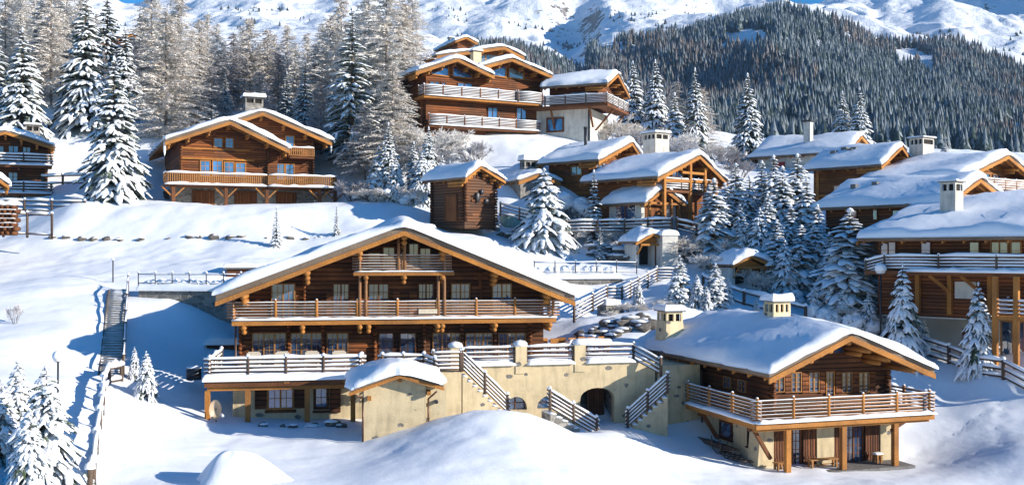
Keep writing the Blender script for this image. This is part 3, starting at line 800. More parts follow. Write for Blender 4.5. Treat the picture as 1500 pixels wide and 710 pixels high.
# lower level: plastered wall under the terrace deck
yl = -2.6
dx0, dx1 = X(300, -3.9), X(560, -3.9)
lw = MB(); lw.box(X(341, yl), X(560, yl), yl, yw-.02, -.6, DK-.32)
lw.build('wall', M['yellow'], R)
window(H, X(394, yl), X(428, yl), .62, 1.62, yl, R, 2, 'beam', 'glass_sky', 2, 2, shutters=2, sh='log_dark', fw=.1)
lm = MB(); lm.box(X(388, yl), X(434, yl), yl-.13, yl-.003, .36, .5); lm.box(X(388, yl), X(434, yl), yl-.13, yl-.003, 1.74, 1.9); lm.build('window_sill', M['log_dark'], R)
window(H, X(463, yl), X(478, yl), .62, 1.62, yl, R, 1, 'log_dark', 'glass_sky', 2, 2, fw=.14)
lm = MB(); lm.box(X(483, yl), X(499, yl), yl-.12, yl-.003, .4, 1.85); lm.box(X(458, yl), X(499, yl), yl-.13, yl-.003, .3, .42); lm.build('shutter', M['log_dark'], R)
# deck of the left terrace
dk = MB(); dk.box(dx0, dx1, -3.9, yw-.04, DK-.2, DK-.02); dk.box(dx0-.02, dx1, -3.98, -3.9, DK-.36, DK-.04)
dko = dk.build('terrace_deck', M['beam_dark'], R)
be = MB(); be.beam((dx0+.1, -3.7, DK-.45), (dx1, -3.7, DK-.45), .2, .24); be.beam((dx0+.25, -3.6, DK-.4), (dx0+.25, yw, DK-.4), .2, .22); be.build('beam', M['beam'], dko)
for px_ in (304, 363, 450, 517):
    p_ = MB(); x = X(px_, -3.7); p_.box(x-.13, x+.13, -3.82, -3.58, -.7, DK-.56); p_.build('deck_post', M['beam'], dko)
for px_ in (420, 505):
    p_ = MB(); x = X(px_, -3.9); p_.box(x-.14, x+.14, -4.0, -3.98, DK-.22, DK-.12); p_.build('beam_end', M['beam'], dko)
sn = snow_slab(dx0-.12, dx1+.1, -4.12, -1.0, DK-.06, .30, 22, 6, 5, .22)
sn.build('deck_snow', M['snow_roof'], dko, True)
railing(dko, [(dx0+.2, yw-.2, DK), (dx0+.2, -3.55, DK), (X(528, -3.55), -3.55, DK), (X(530, -3.0), -3.0, DK)], 1.05, 5, 'rail_grey', 'rail_grey', 2.05, .09, r=.05, ext=.3, top_snow=.15, lump=.11)
railing(dko, [(X(560, -3.3), -3.3, DK), (X(621, -3.3), -3.3, DK), (X(637, -4.5), -4.5, DK-.1)], 1.05, 5, 'rail_grey', 'rail_grey', 1.4, .09, r=.05, ext=.25, top_snow=.15, lump=.11)
ds = MB(); ds.log((X(346, .8), .5, 0.2), (X(346, .8), .5, UP-.3), .06, 8); ds.build('downpipe', M['copper'], R, True)
# hanging planter box on balcony
pb = MB(); pb.box(X(613, .1), X(640, .1), -.12, .04, UP+.30, UP+.56); pb.build('planter_box', M['wicker'], R)

# ------------------------------------------------------------------ satellite dish beside it
t = thing('satellite_dish', 'beige satellite dish under the left corner of the largest chalet terrace', 'satellite dish', H.w(dx0+.6, -4.15, -.5), H.a)
d_ = MB(); n = 16; G = []
for j in range(6):
    r = .52*j/5
    G.append([(r*math.cos(a)*.6, -.12+.22*(r/.52)**2*-1, 1.35+r*math.sin(a)) for a in [i*2*math.pi/n for i in range(n+1)]])
d_.grid(G); G2 = [[(x, y+.03, z) for x, y, z in row] for row in G]; d_.grid(G2)
d_.build('reflector', M['dish'], t, True)
d_ = MB(); d_.log((0, 0, -.3), (0, 0, 1.35), .035, 8); d_.log((0, 0, 1.35), (0, -.14, 1.35), .04, 8); d_.build('mast', M['metal'], t, True)
d_ = MB(); d_.log((0, -.2, .92), (.45, -.75, 1.05), .022, 6); d_.log((-.2, -.2, .95), (.45, -.75, 1.05), .012, 6); d_.build('feed_arm', M['dish'], t, True)
d_ = MB(); d_.log((.45, -.75, 1.05), (.33, -.55, 1.16), .07, 8); d_.build('feed_horn', M['white'], t, True)
# red shovel and tools heap by the dish: a small sledge
t = thing('sledge', 'small red sledge lying in the shade behind the satellite dish', 'sledge', H.w(dx0+1.3, -3.2, -.35), H.a)
d_ = MB()
for s__ in (-.2, .2): d_.path([(-.5, s__, .05), (.4, s__, .05), (.58, s__, .2)], .03, 6)
d_.build('runner', M['metal'], t, True)
d_ = MB(); d_.box(-.48, .42, -.24, .24, .12, .17); d_.prism_x([(-.24, .12), (.24, .12), (.24, .16), (-.24, .16)], .42, .5); d_.build('seat', M['red'], t)

# ------------------------------------------------------------------ small plastered hut in front
H2 = House('stone_hut', 'small cream plastered hut with thick rounded snow roof in front of the largest chalet', 534, 48.6, 9, -9.3, 'hut')
r2 = H2.root; X2 = H2.x; Z2 = H2.z
a_, b_, c_ = X2(512, -.5), X2(650, -.5), X2(586, -.5)
ro2, rz2 = roof(r2, a_, b_, c_, -.5, 4.6, Z2(574, a_, -.5), Z2(566, b_, -.5), Z2(548.5, c_, -.5), T=.42, thick=.13, board=.16, seed=4, purlins=False, rafters=False)
wl2, wr2 = X2(533, 0), X2(624, 0)
w2 = gable_wall(H2, r2, wl2, wr2, 0, 4.2, -.8, rz2, c_, 'yellow', inset=.02)
b = MB(); b.prism([(wr2+.003, -.8), (X2(653, .6), -.8), (X2(653, .6), rz2(min(b_, X2(650, .6)))-.1), (wr2+.003, rz2(wr2)-.1)], .25, 4.0); b.build('side_wall', M['yellow'], r2)
b = MB(); b.log((wl2-.05, -.14, .2), (wl2-.05, -.14, 2.45), .045, 8); b.log((wl2-.05, -.14, 2.45), (a_+.25, -.45, 2.62), .045, 8); b.build('downpipe', M['copper'], r2, True)
b = MB(); b.log((wr2+.12, .1, .6), (wr2+.12, .1, 2.3), .045, 8); b.log((wr2+.12, .1, 2.3), (X2(640, -.3), -.2, 2.68), .045, 8); b.build('downpipe', M['copper'], r2, True)
b = MB()
for x, z in ((X2(628, -.2), 2.62), (X2(541, -.2), 2.42), (c_, rz2(c_)-.28)): b.beam((x, -.4, z), (x, .3, z), .18, .18)
b.build('purlin', M['beam'], r2)
b = MB(); b.box(wl2-.05, wl2-.003, 1.0, 1.8, .2, 1.5); b.build('shutter', M['log_red'], r2)
b = MB(); b.log((wr2+.5, .2, 2.15), (wr2+.5, .02, 2.15), .1, 8); b.build('vent', M['metal'], r2)

# ------------------------------------------------------------------ garden terrace with arches
A = Vector(P(650, 537, 56.7)); B = Vector(P(938, 531, 59.5)); ang = math.atan2(B.y-A.y, B.x-A.x); TL = (B-A).length
HT = House('garden_terrace', 'yellow plastered terrace wall with arched cellar openings between the largest and the right chalet', 650, 56.7, math.degrees(ang), -9.9, 'terrace')
rt = HT.root; XT = HT.x; ZT = HT.z
tz = ZT(537, 0, 0)      # deck height
b = MB()
def arch(x0, x1, zs, zt, n=10):
    return [(x0+(x1-x0)*(.5-.5*math.cos(math.pi*i/n)), zs+(zt-zs)*math.sin(math.pi*i/n)) for i in range(n+1)]
o1 = (XT(741), XT(772), 1.05, 1.15, 1.8); o2 = (XT(787), XT(836), 1.05, 1.2, 1.85); o3 = (XT(850), XT(900), -.6, 1.55, 2.15)
segs = [0, o1, o2, o3, TL]
prev = -.2; 
for (x0, x1, zb_, zs, zt) in (o1, o2, o3):
    b.box(prev, x0, 0, .5, -1.5, tz-.02)
    b.prism([(x0, tz-.02)]+arch(x0, x1, zs, zt)+[(x1, tz-.02)], 0, .5)
    if zb_ > -.5: b.box(x0, x1, 0, .5, -1.5, zb_)
    prev = x1
b.box(prev, TL+.9, 0, .5, -1.5, tz-.02)
b.build('wall', M['yellow'], rt)
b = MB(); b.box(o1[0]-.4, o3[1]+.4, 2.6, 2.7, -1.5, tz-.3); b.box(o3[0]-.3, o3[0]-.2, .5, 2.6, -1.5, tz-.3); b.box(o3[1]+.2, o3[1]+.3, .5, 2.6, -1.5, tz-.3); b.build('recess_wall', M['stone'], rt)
for o in (o1, o2):
    b = MB(); b.box(o[0], o[1], .33, .35, 1.05, 1.9); g = b.build('window', M['glass'], rt)
    b = MB(); x = (o[0]+o[1])/2; b.box(x-.03, x+.03, .26, .3, 1.05, 1.9); b.box(o[0], o[1], .26, .3, 1.4, 1.44); b.build('frame', M['beam_dark'], g)
b = MB(); b.box(o3[0]+.9, o3[1]-.1, 1.5, 1.56, -.6, 1.9); b.build('door', M['board_v'], rt)
b = MB(); b.box(-.2, TL+.9, .5, 8.5, tz-.25, tz-.03); b.build('terrace_floor', M['slate'], rt)
sn = snow_slab(-.1, TL+.8, .9, 7.9, tz-.03, .16, 20, 10, 9, .3); sn.build('floor_snow', M['snow_roof'], rt, True)
px_p = (667, 762, 848, 938)
for i, q in enumerate(px_p[:3]):
    x = XT(q, .2); b = MB(); b.box(x-.32, x+.32, -.06, .56, tz-.5, tz+1.05)
    pi = b.build('pillar', M['yellow'], rt)
    b = MB(); b.box(x-.36, x+.36, -.1, .6, tz+1.05, tz+1.13); b.blob((x, .25, tz+1.12), .42, .42, .26, n=12, k=4, zcut=0); b.build('pillar_snow', M['snow_roof'], pi, True)
for i in range(3):
    xa, xb = XT(px_p[i], .2)+.33, XT(px_p[i+1], .2)-.33
    if i == 2: xb = XT(928, .2)
    railing(rt, [(xa, .2, tz+.02), (xb, .2, tz+.02)], .95, 4, 'rail_grey', 'rail_grey', 9, .08, r=.05, top_snow=.14, lump=.02)
    s_ = MB(); s_.strip((xa, .1, tz-.02), (xb, .1, tz-.02), .6, .22, seg=12, jit=.2); s_.build('ledge_snow', M['snow_roof'], rt, True)
railing(rt, [(XT(928, .2), .2, tz), (XT(968, -1.0), -1.0, tz-.75)], .95, 4, 'rail_grey', 'rail_grey', 9, .08, r=.05, top_snow=.12)

def stair(name, label, p0, p1, n, width, back, mat='yellow', rail=True, base=-1.2, wall=True, post_sp=2.0, nrail=5, rail_ext=.2, hgt=1.05):
    """straight stair from p0 (top) to p1 (bottom); side profile faces the viewer"""
    p0 = Vector(p0); p1 = Vector(p1); d = Vector((p1.x-p0.x, p1.y-p0.y, 0)); L = d.length; a = math.atan2(d.y, d.x)
    t = thing(name, label, 'stairs', p0, a); dz = p1.z-p0.z
    b = MB(); s_ = MB(); st = L/n; y0, y1 = (0, width) if back else (-width, 0)
    for i in range(n):
        z = dz*(i+1)/n
        b.box(i*st, (i+1)*st, y0, y1, (dz+base) if wall else z-.25, z+.0)
        s_.strip(((i+.5)*st, y0-.03, z), ((i+.5)*st, y1+.03, z), st*.98, .12, seg=2, jit=.2)
    b.build('flight', M[mat], t); s_.build('tread_snow', M['snow_roof'], t, True)
    if rail: railing(t, [(0, y0+.08 if back else y1-.08, .03), (L, y0+.08 if back else y1-.08, dz+.03)], hgt, nrail, 'rail_grey', 'rail_grey', post_sp, .07, r=.05, ext=rail_ext, top_snow=.12, lump=.11)
    return t
p0 = HT.w(XT(676, -1.0), -1.3, tz-.15); p1 = HT.w(XT(742, -1.0), -1.3, .95)
stair('stairs', 'yellow-sided stair with snowy log rail, leading down beside the plastered hut', p0, p1, 9, 1.3, True, post_sp=1.5)
b0 = MB(); 
t_ = thing('stair_landing', 'plastered landing with a snowy log rail at the head of the stair behind the hut', 'landing', HT.w(XT(640, -1.3), -1.3, 0), HT.a)
b0.box(-.3, XT(676, -1.3)-XT(640, -1.3), 0, 1.3, -1.2, tz-.15); b0.build('wall', M['yellow'], t_)
railing(t_, [(-.2, .08, tz-.15), (XT(675, -1.3)-XT(640, -1.3), .08, tz-.15)], 1.05, 5, 'rail_grey', 'rail_grey', 3, .08, r=.05, ext=.1, top_snow=.13)
p0 = HT.w(XT(802, -2.0), -2.6, 1.35); p1 = HT.w(XT(873, -2.0), -2.2, -.35)
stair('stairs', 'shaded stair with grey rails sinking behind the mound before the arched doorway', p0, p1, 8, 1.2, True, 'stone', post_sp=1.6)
p0 = HT.w(XT(972, -1.0), -1.6, 1.9); p1 = HT.w(XT(918, -1.0), -1.2, -.1)
tt = stair('stairs', 'snowy stair climbing right against the terrace wall beside the right chalet', p0, p1, 8, 1.1, False, 'yellow', post_sp=1.6)

# patio furniture on the terrace
def folding_chair(label, loc, rz, proto=[None]):
    if proto[0] is None:
        t = thing('patio_chair', label, 'chair', loc, rz, 'wooden chairs on the garden terrace')
        b = MB(); b.box(-.24, .24, -.02, .02, .5, .98); b.build('backrest', M['beam'], t)
        b = MB(); b.box(-.24, .24, -.45, 0, .43, .47); b.build('seat', M['beam'], t)
        for sx in (-.22, .22):
            for (y0, y1) in ((-.42, .04), (.02, -.4)):
                b = MB(); b.beam((sx, y0, 0), (sx, y1, .45), .04, .04); b.build('leg', M['beam'], t)
        proto[0] = t; return t
    return dup(proto[0], loc, rz, label)
zt = tz+.13
for i, (q, yy, lb) in enumerate(((797, 4.2, 'orange wooden chair on the terrace nearest the largest chalet'), (812, 3.9, 'second orange wooden chair from the largest chalet on the terrace'),
        (823, 4.4, 'orange wooden chair third from the left beside the snowy terrace table'), (838, 4.1, 'orange wooden chair fourth along the terrace, above the middle pillar'),
        (852, 4.5, 'orange wooden chair just right of the third terrace pillar'), (866, 4.4, 'orange wooden chair behind the snowy table before the boulders'), (880, 4.6, 'rightmost orange wooden chair on the terrace'))):
    folding_chair(lb, HT.w(XT(q, yy), yy, zt), HT.a+RND.uniform(-.3, .3)+(math.pi if i % 2 else 0))
t = thing('patio_table', 'long terrace table buried under snow in front of the orange chairs', 'table', HT.w(XT(862, 3.2), 3.2, zt), HT.a)
b = MB(); b.box(-1.3, 1.3, -.45, .45, .68, .73); b.build('tabletop', M['beam_dark'], t)
for sx in (-1.15, 1.15):
    for sy in (-.35, .35):
        b = MB(); b.box(sx-.04, sx+.04, sy-.04, sy+.04, 0, .68); b.build('leg', M['beam_dark'], t)
snow_slab(-1.36, 1.36, -.5, .5, .72, .26, 8, 4, 3, .15).build('table_snow', M['snow_roof'], t, True)
# pale wicker chairs on the left deck
wc = None
for i, (q, lb) in enumerate(((371, 'leftmost pale wicker armchair behind the left deck rail'), (413, 'second pale wicker armchair from the left on the left deck'), (457, 'third pale wicker armchair on the left deck, before the french windows'), (497, 'rightmost pale wicker armchair on the left deck'))):
    loc = H.w(X(q, -.6), -.6, DK+.02)
    if wc is None:
        wc = thing('wicker_armchair', lb, 'armchair', loc, H.a, 'wicker armchairs on the left deck')
        b = MB(); b.box(-.38, .38, .26, .36, .25, 1.02); b.box(-.3, .3, .25, .37, 1.02, 1.09); b.build('backrest', M['wicker'], wc)
        b = MB(); b.box(-.3, .3, -.36, .25, .28, .44); b.build('seat', M['wicker'], wc)
        for s__ in (-1, 1):
            b = MB(); b.box(s__*.35-.05, s__*.35+.05, -.38, .255, .05, .66); b.build('armrest', M['wicker'], wc)
    else: dup(wc, loc, H.a, lb)

# ------------------------------------------------------------------ right-hand chalet
H3 = House('chalet', 'right foreground chalet with a yellow plastered ground floor and a wrap-around log balcony', 1108, 52.4, 18, -11.5)
r3 = H3.root; X3 = H3.x; Y3 = H3.y; Z3 = H3.z
e0, e1, em = X3(1127, -.35), X3(1369, -.35), X3(1246, -.35)
zl3 = Z3(553, e0, -.35); zr3 = Z3(546, e1, -.35); zm3 = Z3(491, em, -.35)
ro3, rz3 = roof(r3, e0, e1, em, -.35, 15.0, zl3, zr3, zm3, T=.52, thick=.24, board=.30, seed=7, purlins=False, nr=10)
w3 = 1.9; UD = 2.75
wl3, wr3 = X3(1127, w3), X3(1300, w3)
gable_wall(H3, r3, wl3, wr3, w3, 14.3, UD+.02, rz3, em, 'log_dark')
pl = MB()
for f in (.02, .34, .68, 1.32, 1.62):
    x = wl3+(em-wl3)*f if f <= 1 else em+(wr3-em)*(f-1); z = rz3(x)-.32
    pl.log((x, -.2, z), (x, w3+.3, z), .16, 8); pl.log((x, .6, z-.28), (x, w3+.3, z-.28), .14, 8)
pl.log((em, -.25, rz3(em)-.36), (em, w3+.3, rz3(em)-.36), .17, 8)
x = wr3-.05; pl.log((x, -.3, rz3(x)-.34), (x, w3+.3, rz3(x)-.34), .18, 8)
pl.build('purlin', M['beam'], ro3, True)
le = MB()
for x in (wl3+.1, wr3-.1): log_ends(le, x, w3, UD+.1, rz3(x)-.5, .13, .32)
for k in range(14):
    z = UD+.2+k*.27
    if z < rz3(wr3)-.3: le.log((wr3-.2, w3+.2, z), (wr3+.32, w3+.2, z), .12, 7)
le.build('log_end_stack', M['log_red'], r3, True)
b = MB(); b.box(wl3+.15, wr3-.15, w3-.14, w3-.003, UD+.75, UD+.92); b.build('sill_beam', M['rail_grey'], r3)
for (a, c) in ((1134, 1147), (1159, 1172), (1185, 1198), (1233, 1246), (1258, 1271)):
    x = X3(a, w3); window(H3, x, X3(c, w3), Z3(573, x, w3), Z3(546, x, w3), w3, r3, 2, 'frame', 'glass', 1, 4, fw=.05)
x = X3(1210, w3); window(H3, x, X3(1220, w3), UD+.1, Z3(545, x, w3), w3, r3, 1, 'beam', 'glass', 2, 5, fw=.06)
b = MB()
for (a, c) in ((1149, 1157), (1174, 1183), (1200, 1207), (1223, 1231), (1248, 1256), (1273, 1281)):
    x = X3(a, w3); b.box(x, X3(c, w3), w3-.11, w3-.003, Z3(575, x, w3), Z3(544, x, w3))
b.build('shutter', M['log_red'], r3)
# attic opening in the gable
x = em; window(H3, em-.9, em+1.1, rz3(em)-1.15, rz3(em)-.72, w3, r3, 2, 'beam_dark', 'glass', 1, 1, fw=.05)
# ground floor
gl = X3(1116, 1.3)
cor = 1.3
b = MB(); x1 = X3(1308, 1.6)
b.box(cor, x1, 2.6, 14.0, -.8, UD-.2)                                # body
gx = [cor, X3(1130, 1.6), X3(1197, 1.6), X3(1222, 1.6), X3(1290, 1.6), x1]
b.box(gx[0], gx[1]+.15, 1.6, 2.598, -.8, UD-.2); b.box(gx[2], gx[3], 1.6, 2.598, -.8, UD-.2); b.box(gx[4], gx[5], 1.6, 2.598, -.8, UD-.2)
b.box(gx[1]+.15, gx[2], 1.6, 2.598, 2.3, UD-.2); b.box(gx[3], gx[4], 1.6, 2.598, 2.3, UD-.2)
b.prism([(cor-.42, -.8), (cor-.002, -.8), (cor-.002, 2.3), (cor-.16, 2.3)], 1.45, 2.5)
b.prism([(x1+.002, -.8), (x1+.42, -.8), (x1+.14, 2.3), (x1+.002, 2.3)], 1.5, 2.5)
b.build('wall', M['yellow'], r3)
for (a, c) in ((gx[1]+.2, gx[2]), (gx[3], gx[4])):
    W = c-a; s1 = a+W*.27; s2 = c-W*.33
    window(H3, s1+.05, s2-.05, .05, 2.2, 1.9, r3, 2, 'beam_dark', 'glass', 2, 5, fw=.08)
    for (q0, q1) in ((a+.02, s1-.06), (s2+.06, c-.02)):
        b = MB(); b.box(q0, q1, 1.66, 1.74, .08, 2.28); b.box(q0+.05, q1-.05, 1.62, 1.66, .4, .55); b.box(q0+.05, q1-.05, 1.62, 1.66, 1.7, 1.85); b.build('shutter', M['board_v'], r3)
# left wall openings (dark, plastered side)
for (pa, pc, qa, qc) in ((1072, 1057, 617, 636), (1112, 1098, 622, 645)):
    ya, yb = sorted((Y3(pa, cor), Y3(pc, cor)))
    z1_ = 1.9; window_side(H3, ya, yb, 1.15, z1_, cor, r3, -1, 1, 'log_dark', 'glass', 2, .12)
    b = MB(); b.box(cor-.16, cor-.003, ya-.2, yb+.2, .95, 1.03); b.build('window_sill', M['log_dark'], r3)
ya, yb = Y3(1011, cor), Y3(999, cor)
b = MB(); b.box(cor-.1, cor-.003, min(ya, yb), max(ya, yb), -.3, 1.0); b.build('cellar_door', M['log_red'], r3)
for (pa, pc) in ((1071, 1062), (1093, 1083)):
    ya, yb = sorted((Y3(pa, wl3), Y3(pc, wl3))); window_side(H3, ya, yb, 3.75, 4.35, wl3, r3, -1, 2, 'frame', 'glass', 2, .05)
# balcony
dx = X3(1366, 0); ys = Y3(1006, 0)
b = MB(); b.box(0, dx, 0, w3-.02, UD-.16, UD); b.box(0, wl3, w3-.02, ys, UD-.16, UD); b.box(-.06, dx+.06, -.1, -.002, UD-.3, UD-.03); b.box(-.08, -.002, -.002, ys, UD-.3, UD-.03)
bal = b.build('balcony', M['beam'], r3)
b = MB(); b.beam((0, .25, UD-.32), (dx-.1, .25, UD-.32), .22, .26)
for x in [i*1.0+.4 for i in range(int(dx))]: b.box(x, x+.12, .02, w3, UD-.3, UD-.165)
for y in [i*.9+2 for i in range(int((ys-2)/.9)+1)]: b.box(-.02, cor, y, y+.12, UD-.3, UD-.165)
b.build('joist', M['beam'], bal)
b = MB()
for px_ in (1104, 1030):
    y = Y3(px_, .3); b.beam((.25, y, UD-.35), (cor, y, .75), .18, .18); b.beam((.0, y, UD-.4), (cor, y, UD-.4), .2, .2)
b.beam((X3(1305, .3), .3, 1.9), (X3(1325, .3), .3, UD-.4), .14, .14)
b.build('brace', M['beam_dark'], bal)
for px_ in (1153.5, 1235, 1311):
    x = X3(px_, .25); b = MB(); b.box(x-.14, x+.14, .11, .39, -.5, UD-.45); b.build('balcony_post', M['beam'], bal)
s_ = MB(); s_.strip((-.05, .0, UD), (dx+.1, .0, UD), .55, .17, seg=26, jit=.25); s_.strip((.05, .0, UD), (.05, ys, UD), .5, .15, seg=18, jit=.25); s_.strip((dx-.1, 0, UD), (dx-.1, w3+1, UD), .4, .15); s_.build('deck_snow', M['snow_roof'], bal, True)
railing(bal, [(.12, ys, UD+.02), (.12, .12, UD+.02), (dx-.12, .12, UD+.02), (dx-.12, 4.2, UD+.02)], 1.12, 6, 'rail', 'beam', 2.15, .016, r=.052, ext=.36, top_snow=.045, lump=.075)
b = MB(); b.box(dx-1.6, dx, w3, 4.2, UD-.16, UD-.002); b.build('balcony_return', M['beam'], bal)
# chimneys
def chimney(H, par, x, y, z0, z1, w, d, mat, openings=2, cap=.3, taper=.0, snow=.28, over=.14):
    b = MB(); zb = z1-.62 if openings else z1-.1
    b.add([(x-w/2-taper, y-d/2-taper, z0), (x+w/2+taper, y-d/2-taper, z0), (x+w/2+taper, y+d/2+taper, z0), (x-w/2-taper, y+d/2+taper, z0), (x-w/2, y-d/2, zb), (x+w/2, y-d/2, zb), (x+w/2, y+d/2, zb), (x-w/2, y+d/2, zb)],
          [(0,3,2,1),(4,5,6,7),(0,1,5,4),(1,2,6,5),(2,3,7,6),(3,0,4,7)])
    if openings:
        n = openings+1; zt_ = z1-.16
        for i in range(n):
            fx = x-w/2+.07+(w-.14)*i/(n-1)
            for yy in (y-d/2+.07, y+d/2-.07): b.box(fx-.07, fx+.07, yy-.07, yy+.07, zb+.002, zt_)
        m_ = max(2, int(d/.5))
        for i in range(1, m_):
            fy = y-d/2+.07+(d-.14)*i/m_
            for xx in (x-w/2+.07, x+w/2-.07): b.box(xx-.07, xx+.07, fy-.07, fy+.07, zb+.002, zt_)
        b.box(x-w/2+.02, x+w/2-.02, y-d/2+.02, y+d/2-.02, zt_+.001, z1-.02)
    c = b.build('chimney', M[mat], par)
    if openings:
        k = MB(); k.box(x-w/2+.16, x+w/2-.16, y-d/2+.16, y+d/2-.16, zb+.003, z1-.165); k.build('flue', M['dark'], c)  # near-black block painted for the shade between the cap piers
    k = MB(); k.box(x-w/2-over, x+w/2+over, y-d/2-over, y+d/2+over, z1-.02, z1+.06); k.build('cap', M['slate'], c)
    if snow:
        snow_slab(x-w/2-over-.04, x+w/2+over+.04, y-d/2-over-.04, y+d/2+over+.04, z1+.05, snow, 3, 3, 2, .16).build('chimney_snow', M['snow_roof'], c, True)
    return c
cy = 12.8; cxx = X3(985.5, cy-.6)+.1
chimney(H3, ro3, cxx, cy, rz3(cxx)-.2, Z3(455, cxx, cy), 1.15, 1.35, 'chimney_yellow', 2, taper=.14, snow=.34)
cy = 7.2; cxx = X3(1145, cy-.5)
chimney(H3, ro3, cxx, cy, rz3(min(cxx, em))-.6, Z3(441, cxx, cy), 1.15, 1.1, 'chimney_yellow', 3, snow=.42)
# buttress at the rear left corner and a downpipe
yb_ = Y3(985, .4)
b = MB(); q0, q1 = Y3(968, 1.2)-.3, Y3(1000, 1.2)
b.add([(X3(942, 8.1), 8.1, -.9), (cor-.02, 8.1, -.9), (cor-.02, 12, -.9), (X3(942, 8.1), 12, -.9), (X3(967, 8.3), 8.35, Z3(534, .5, 8.3)), (cor-.02, 8.35, Z3(534, .5, 8.3)), (cor-.02, 12, Z3(534, .5, 8.3)), (X3(967, 8.3), 12, Z3(534, .5, 8.3))],
      [(0,3,2,1),(4,5,6,7),(0,1,5,4),(1,2,6,5),(2,3,7,6),(3,0,4,7)])
b.build('buttress', M['yellow'], r3)
b = MB(); b.log((cor-.1, 7.95, -.5), (cor-.1, 7.95, 4.6), .06, 8); b.build('downpipe', M['copper'], r3, True)
b = MB(); b.prism_z([(.4, -.1), (x1+.1, -.1), (x1+.1, 1.9), (cor-.1, 1.9), (.4, 2.2)], -.2, .035); b.build('paving', M['slate'], r3)

def bench(name, label, loc, rz, L, cat='bench'):
    t = thing(name, label, cat, loc, rz)
    b = MB(); b.box(-L/2, L/2, -.2, .2, .40, .46); b.build('seat', M['frame'], t)
    for s_ in (-1, 1):
        for q in (-.15, .15):
            b = MB(); b.box(s_*(L/2-.12)-.05, s_*(L/2-.12)+.05, q-.05, q+.05, 0, .40); b.build('leg', M['frame'], t)
    b = MB(); b.box(-L/2+.15, L/2-.15, -.03, .03, .12, .18); b.build('stretcher', M['frame'], t)
    return t
bench('bench', 'light wooden bench between the two doorways of the right chalet', H3.w(X3(1206, 1.0), 1.05, .04), H3.a, 1.75)
bench('stool', 'slatted wooden stool by the left post of the right chalet', H3.w(X3(1142, .9), .9, .04), H3.a, .62, 'stool')
t = bench('stool', 'snow-topped wooden stool by the right wall of the right chalet', H3.w(X3(1286, 1.1), 1.15, .04), H3.a, .5, 'stool')
snow_slab(-.26, .26, -.2, .2, .46, .1, 2, 2, 1, .1).build('seat_snow', M['snow_roof'], t, True)
for i, (px_, lb) in enumerate(((1077, 'curved grey sledge leaning on the left wall of the right chalet'), (1064, 'second curved sledge, further back along the left wall of the right chalet'))):
    t = thing('sledge', lb, 'sledge', (lambda w: (w[0], w[1], gz(w[0], w[1])+.02))(H3.w(cor-.9, Y3(px_, cor-.9), 0)), H3.a+.2)
    for s__ in (-.25, .25):
        b = MB(); b.path([(s__, -1.1, .05), (s__, .5, .08), (s__, .85, .3), (s__+.05, 1.0, .95)], .03, 6); b.build('runner', M['rail_grey'], t, True)
    b = MB()
    for y in (-1, -.6, -.2, .2): b.box(-.28, .28, y, y+.16, .14, .17)
    b.build('seat', M['rail_grey'], t)
t = thing('log_pile', 'low stack of grey boards along the foot of the right chalet left wall', 'boards', (lambda w: (w[0], w[1], gz(w[0], w[1])+.0))(H3.w(cor-.8, Y3(1040, cor-.8), 0)), H3.a+math.pi/2)
b = MB()
for k in range(5): b.box(-2.6+.2*k, 2.6-.15*k, -.35+.14*k, -.24+.14*k+.02, 0, .12+.03*k)
b.build('board_stack', M['rail_grey'], t)
# ------------------------------------------------------------------ other houses
def eave_chalet(H, pe, qe, pr, qr, pb=None, depth=None, wall='log_mid', ovf=1.4, ovs=1.1, T=.45, thick=.22, seed=0, z0=-1.0, pright=None, base=None, base_h=0, base_mat='white_plaster', board=.3, purl=True):
    y0 = -ovf; xl = H.x(pe, y0); zl = H.z(qe, xl, y0); xm_ = H.x(pr, y0); zm = H.z(qr, xm_, y0)
    xr = H.x(pright, y0) if pright else 2*xm_-xl
    y1 = H.y(pb, xl) if pb else depth
    zr = zl if not pright else zl
    ro, rzf = roof(H.root, xl, xr, xm_, y0, y1, zl, zr, zm, T=T, thick=thick, seed=seed, board=board, purlins=purl)
    a, b = xl+ovs, xr-ovs
    if base:
        w = gable_wall(H, H.root, a, b, 0, y1-.6, base_h, rzf, xm_, wall)
        k = MB(); k.box(a+.03, b-.03, .03, y1-.63, z0, base_h-.003); k.build('base_wall', M[base_mat], H.root)
    else: w = gable_wall(H, H.root, a, b, 0, y1-.6, z0, rzf, xm_, wall)
    return ro, rzf, a, b, y1, xm_

# --- upper left chalet with two gables
HU = House('chalet', 'upper left two-gabled chalet with a carved balcony over stone garage doors', 246, 98, 24, 4.3)
ru = HU.root; XU, YU, ZU = HU.x, HU.y, HU.z
y0 = -.3; xl = XU(242, y0); xm_ = XU(337, y0); zl = ZU(208, xl, y0); zm = ZU(178, xm_, y0); xr = XU(425, y0); zr = ZU(221, xr, y0)
ro, rzu = roof(ru, xl, xr, xm_, y0, 18, zl, zr, zm, T=.45, thick=.3, seed=21, board=.32)
yw = 2.2
gable_wall(HU, ru, XU(263, yw), XU(392, yw)+1, yw, 17.4, 2.3, rzu, xm_, 'log_red')
y0b = 2.6; xr2 = XU(486, y0b); xm2 = XU(385, y0b); zr2 = ZU(209, xr2, y0b); zm2 = ZU(165, xm2, y0b); xl2 = xm2-(xr2-xm2); 
ro_b, rzu2 = roof(ru, xl2, xr2, xm2, y0b, 19, zr2, zr2, zm2, T=.45, thick=.3, seed=22, board=.32)
yb2 = 4.0
gable_wall(HU, ru, XU(330, yb2), XU(459, yb2), yb2, 18.4, 2.3, rzu2, xm2, 'log_red')
k = MB(); k.box(XU(254, 3.0), XU(460, 3.0), 3.0, 17, -.8, 2.25); k.build('base_wall', M['stone'], ru)
